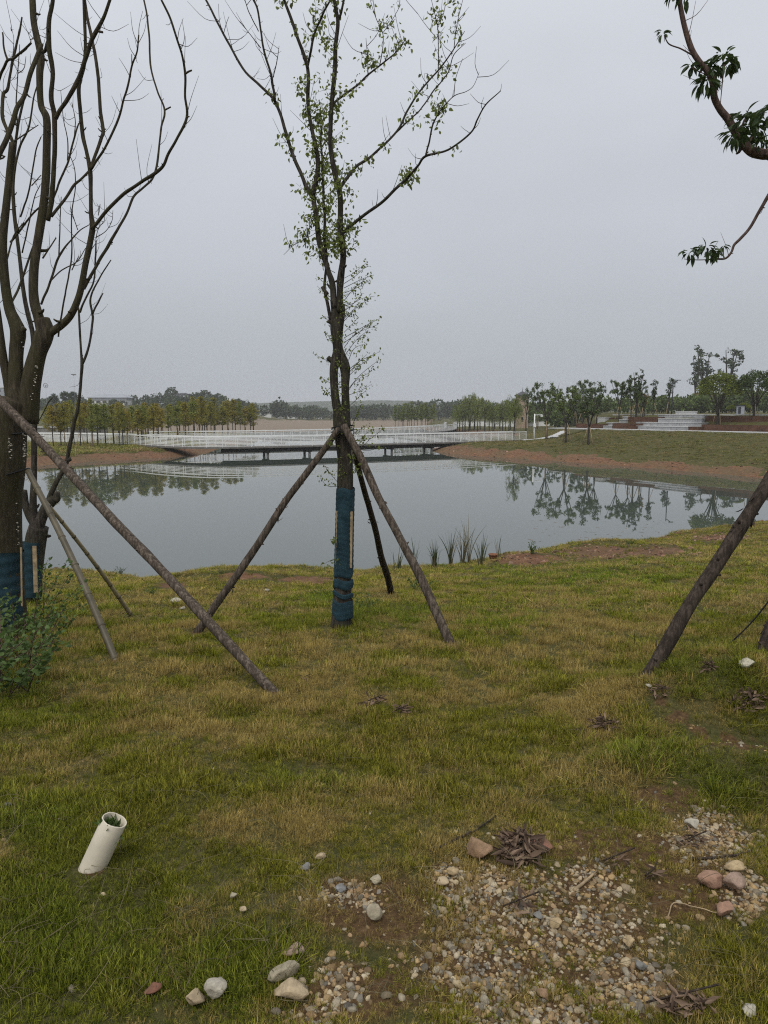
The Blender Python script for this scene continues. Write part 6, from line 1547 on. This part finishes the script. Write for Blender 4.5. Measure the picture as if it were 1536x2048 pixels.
gr = np.random.default_rng(2024)
def ring_pts(r0, r1, dens, half):
    A = (r1 * r1 - r0 * r0) * half; n = int(A * dens)
    r = np.sqrt(gr.uniform(r0 * r0, r1 * r1, n)); th = gr.uniform(-half, half, n)
    return r * np.sin(th), r * np.cos(th)
XS, YS, SCL = [], [], []
for r0, r1, dens, sc in ((1.15, 3.2, 3000, 0.66), (3.2, 5.5, 1500, 0.86), (5.5, 9, 520, 1.15), (9, 15, 190, 1.7), (15, 34, 75, 2.3)):
    x, y = ring_pts(r0, r1, dens, R(40)); XS.append(x); YS.append(y); SCL.append(np.full(len(x), sc))
X, Y, S = map(np.concatenate, (XS, YS, SCL))
Z = height(X, Y)
ysh = np.interp(X, NEAR[:, 0], NEAR[:, 1])
gravel, bare, red = ground_masks(X, Y, Z)
px, py = proj(np.stack([X, Y, Z], -1))
n1, n2, n3 = fbm(X * 0.9, Y * 0.9, 61), fbm(X * 3.1, Y * 3.1, 62), fbm(X * 0.35, Y * 0.35, 63)
keep = (Y < ysh * (0.985 + 0.02 * n2)) & (gr.random(len(X)) > 1.1 * px_blobs(px, py, CRACK)) & (gr.random(len(X)) > np.clip(np.maximum(bare * 0.55, gravel * 0.86) + (n2 - 0.5) * 0.6 * (bare > 0.2), 0, 0.985)) & (gr.random(len(X)) > red * 1.2)
X, Y, Z, S, px, py, n1, n2, n3, bare, ysh = (a[keep] for a in (X, Y, Z, S, px, py, n1, n2, n3, bare, ysh))
LUSH = [(120, 1850, 330, 200), (430, 1960, 260, 110), (1440, 1560, 150, 70), (1400, 1350, 160, 60), (620, 1560, 120, 35), (1300, 1520, 120, 50), (60, 1650, 160, 60), (30, 1330, 220, 120), (870, 1240, 200, 30), (1200, 1150, 300, 25), (640, 1200, 60, 14), (720, 1230, 60, 20)]
DRY = [(620, 1690, 260, 60), (330, 1500, 300, 60), (860, 1600, 220, 60), (1240, 1560, 80, 60), (780, 1480, 120, 40), (150, 1480, 220, 60), (1000, 1330, 220, 40), (1150, 1250, 200, 40), (520, 1400, 160, 30), (700, 1800, 200, 90), (400, 1200, 200, 16)]
lush, dry = px_blobs(px, py, LUSH), px_blobs(px, py, DRY)
dryness = np.clip(0.47 + (n1 - 0.5) * 0.9 + (n2 - 0.5) * 2.6 + 0.22 * dry - 0.30 * lush + 0.3 * bare, 0.02, 0.97)
straw = gr.random(len(X)) < dryness
tall = (~straw) & (gr.random(len(X)) < np.clip(px_blobs(px, py, [(1440, 1570, 150, 60), (1420, 1370, 150, 60), (565, 1935, 30, 36), (1330, 1500, 120, 50), (725, 1235, 60, 16), (1380, 1430, 120, 60)]) * 0.8, 0, 0.7))
idx = np.where(straw, gr.integers(4, 8, len(X)), np.where(tall, gr.integers(8, 11, len(X)), gr.integers(0, 4, len(X))))
gcol = np.array([0.172, 0.172, 0.016]) + (n3 - 0.5)[:, None] * np.array([0.05, 0.0, 0.012]) + gr.normal(size=(len(X), 1)) * np.array([0.040, 0.030, 0.008])
gcol = gcol * (1 + 0.25 * (n1 - 0.5))[:, None]
gcol = gcol * (1 + lush[:, None] * np.array([-0.16, 0.0, 0.0])) * (1 + 0.15 * sstep(5, 10, Y))[:, None]
scol = np.array([0.315, 0.24, 0.076]) * (1 + gr.normal(size=(len(X), 1)) * 0.22) + (n2 - 0.5)[:, None] * np.array([0.05, 0.03, 0.0])
col = np.clip(np.where(straw[:, None], scol, gcol), 0.006, 0.6)
far_t = sstep(9, 20, Y)[:, None]
crk = px_blobs(px, py, CRACK)
rot = np.stack([gr.normal(size=len(X)) * 0.12, gr.normal(size=len(X)) * 0.12, gr.uniform(0, 6.28, len(X))], 1)
tuft = 0.62 + 0.8 * sstep(0.3, 0.75, fbm(X * 4.5, Y * 4.5, 66, 3)) 
sc = S * gr.uniform(0.65, 1.25, len(X)) * tuft * np.where(tall, 1.05, 1.0) * (1 - 0.6 * crk) * (1 - 0.35 * np.clip(bare, 0, 1)); zs = sc / np.where(S > 1.3, S / 1.15, 1)
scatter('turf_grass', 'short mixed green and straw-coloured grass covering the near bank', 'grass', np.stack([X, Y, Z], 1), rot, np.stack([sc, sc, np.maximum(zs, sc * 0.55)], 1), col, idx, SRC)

# rough grass on the far banks
def bank_pts(n, xr, yr):
    return gr.uniform(*xr, n), gr.uniform(*yr, n)
Xa, Ya = bank_pts(90000, (-75, 75), (48, 150))
Za = height(Xa, Ya); sr, sl = sdist(POLY_R, Xa, Ya), sdist(POLY_L, Xa, Ya); nz = fbm(Xa * 0.3, Ya * 0.3, 41)
q = (Xa - PA[0]) * PN[0] + (Ya - PA[1]) * PN[1]
nq = fbm(Xa * 0.9, Ya * 0.9, 47)
ok = ((sr > 3.2 - (nz - 0.5) * 3.5 - (nq - 0.5) * 4 + gr.normal(size=len(Xa)) * 0.6) | (sl > 2.9 - (nz - 0.5) * 2 - (nq - 0.5) * 2.4 + gr.normal(size=len(Xa)) * 0.4)) & (Za > 0.3) & (np.abs(Xa) < Ya * 0.72) & ((q < -0.5) | (Xa / Ya < 0.26))
pxa, pya = proj(np.stack([Xa, Ya, Za], -1))
ok &= ~((pxa > 1035) & (pxa < 1150) & (pya < 882) & (pya > 850) & (gr.random(len(Xa)) < 0.6))
Xa, Ya, Za, nz, sl = Xa[ok], Ya[ok], Za[ok], nz[ok], sl[ok]
n = len(Xa); nb = fbm(Xa * 0.8, Ya * 0.8, 71)
st = gr.random(n) < np.clip(0.45 + (nb - 0.5) * 2.0 - 0.25 * (sl > 0), 0.05, 0.9)
ca = np.where(st[:, None], np.array([0.27, 0.20, 0.085]), np.array([0.155, 0.16, 0.036])) * (1 + gr.normal(size=(n, 1)) * 0.25) * np.where(sl > 0, 1.35, 1.0)[:, None]
s_ = gr.uniform(2.6, 5.0, n) * np.where(sl > 0, 1.9, 0.9)
scatter('bank_grass', 'rough olive grass on the far banks of the pond', 'grass', np.stack([Xa, Ya, Za], 1), np.stack([gr.normal(size=n) * 0.1, gr.normal(size=n) * 0.1, gr.uniform(0, 6.28, n)], 1),
        np.stack([s_ * 1.6, s_ * 1.6, s_ * 0.75], 1), np.clip(ca, 0.006, 0.5), np.where(st, gr.integers(4, 8, n), gr.integers(0, 4, n)), SRC[:8])

# gravel: the larger stones are single pieces of the ground, the rest one scatter
PB_ = [pebble_src(s) for s in range(8)]
PAL = np.array([(0.36, 0.32, 0.255), (0.29, 0.275, 0.25), (0.42, 0.37, 0.28), (0.36, 0.27, 0.155), (0.21, 0.205, 0.20), (0.32, 0.24, 0.16), (0.45, 0.42, 0.36), (0.28, 0.20, 0.12), (0.40, 0.31, 0.19)])
x, y = ring_pts(1.2, 4.6, 6500, R(36)); z = height(x, y)
gv, br, _ = ground_masks(x, y, z); nn = fbm(x * 5, y * 5, 81)
ok = gr.random(len(x)) < np.clip((gv - 0.30) * 1.9 + (nn - 0.5) * 0.9, 0.004 + 0.03 * (br > 0.4), 1)
x, y, z = x[ok], y[ok], z[ok]; n = len(x)
rad = np.clip(gr.lognormal(-4.76, 0.44, n), 0.003, 0.026)
colr = PAL[gr.integers(0, len(PAL), n)] * np.array([1.04, 0.95, 0.78]) * gr.uniform(0.45, 1.15, (n, 1))
rotp = np.stack([gr.normal(size=n) * 0.35, gr.normal(size=n) * 0.35, gr.uniform(0, 6.28, n)], 1)
var = gr.integers(0, 8, n)
d_ = np.sqrt(x * x + y * y + (z - CAM_Z) ** 2); pxx, pyy = proj(np.stack([x, y, z], -1))
vis = (pxx > 5) & (pxx < 1531) & (pyy < 2043)
order = np.argsort(-(rad / d_) * vis); big = order[:290]; rest = order[290:]
pmes = [p.mesh('pebble', M['pebble']) for p in PB_]; gsrc = [bpy.data.objects.new('gravel_stone', p.mesh('gravel_stone', M['gravel'])) for p in PB_]
for k in big:
    o = link('pebble', pmes[var[k]], GROUND); o.location = (x[k], y[k], z[k] + rad[k] * 0.02); o.scale = (rad[k],) * 3; o.rotation_euler = tuple(rotp[k]); o.color = (*colr[k], 1)
scatter('gravel', 'loose grey and tan gravel spread over the bare earth at lower right', 'gravel', np.stack([x, y, z + rad * 0.05], 1)[rest], rotp[rest], np.repeat(rad[rest][:, None], 3, 1), colr[rest], var[rest], gsrc)

# crumbs of earth on the bare mounds and along the cut banks
xa, ya = ring_pts(17, 36, 60, R(34)); za = height(xa, ya); _, _, rd = ground_masks(xa, ya, za); ysa = np.interp(xa, NEAR[:, 0], NEAR[:, 1])
ok = (gr.random(len(xa)) < np.maximum(rd * 1.1, 0.55 * np.exp(-((ya / ysa - 0.975) / 0.022) ** 2))) & (ya < ysa * 0.998)
xb, yb = gr.uniform(-70, 75, 90000), gr.uniform(48, 130, 90000); sb = np.maximum(sdist(POLY_R, xb, yb), sdist(POLY_L, xb, yb))
okb = (sb > 0.15) & (sb < 3.0) & (np.abs(xb) < yb * 0.7) & (gr.random(len(xb)) < 0.45)
xx, yy = np.concatenate([xa[ok], xb[okb]]), np.concatenate([ya[ok], yb[okb]]); zz = height(xx, yy); n = len(xx)
rr_ = np.where(yy < 40, gr.lognormal(-3.5, 0.5, n), gr.lognormal(-2.9, 0.5, n)).clip(0.012, 0.28)
cc = np.array([(0.20, 0.105, 0.065), (0.135, 0.072, 0.046), (0.26, 0.165, 0.11), (0.09, 0.060, 0.040)])[gr.integers(0, 4, n)] * gr.uniform(0.7, 1.3, (n, 1))
scatter('soil_clods', 'crumbled red-brown earth clods along the banks and mounds', 'soil', np.stack([xx, yy, zz - rr_ * 0.1], 1), np.stack([gr.normal(size=n) * 0.4, gr.normal(size=n) * 0.4, gr.uniform(0, 6.28, n)], 1), np.stack([rr_ * 1.4, rr_ * 1.4, rr_ * 0.8], 1), cc, gr.integers(0, 8, n), gsrc)

# thin wiry seed stalks and runners over the turf
m = MB(); sr2 = np.random.default_rng(12)
for k in range(420):
    px_, py_ = sr2.uniform(-40, 1576), sr2.uniform(1380, 2040)
    g = G(px_, py_); a = sr2.uniform(0, 6.28); L_ = sr2.uniform(0.05, 0.22); h_ = L_ * sr2.uniform(0.1, 0.7)
    P = np.array([[0, 0, 0], [math.cos(a) * L_ * .4, math.sin(a) * L_ * .4, h_ * .8], [math.cos(a + .3) * L_, math.sin(a + .3) * L_, h_]]) + g + [0, 0, 0.02]
    tube(m, P, [0.0011, 0.0009, 0.0005], 3, 4, tint=sr2.uniform(0.7, 1.5))
link('dry_stalks', m.mesh('dry_stalks', M['reed_dry']), None, 'thin dry stalks and runners lying over the turf', 'grass', kind='stuff')

# ------------------------------------------------------------------ air
def m_haze():
    m = bpy.data.materials.new('thin_haze'); m.use_nodes = True; nt = m.node_tree; nt.nodes.clear()
    o = nt.nodes.new('ShaderNodeOutputMaterial'); v = nt.nodes.new('ShaderNodeVolumePrincipled')
    v.inputs['Color'].default_value = (0.955, 0.972, 0.99, 1); v.inputs['Density'].default_value = 0.00036; v.inputs['Anisotropy'].default_value = 0.2
    nt.links.new(v.outputs[0], o.inputs['Volume']); m.cycles.volume_sampling = 'DISTANCE'; return m
mb = MB(); box(mb, (0, 1500, 17), (6400, 3400, 42))
me = mb.mesh('haze', m_haze(), False)
link('haze', me, None, 'thin pale haze hanging over the whole place', 'haze', kind='stuff')
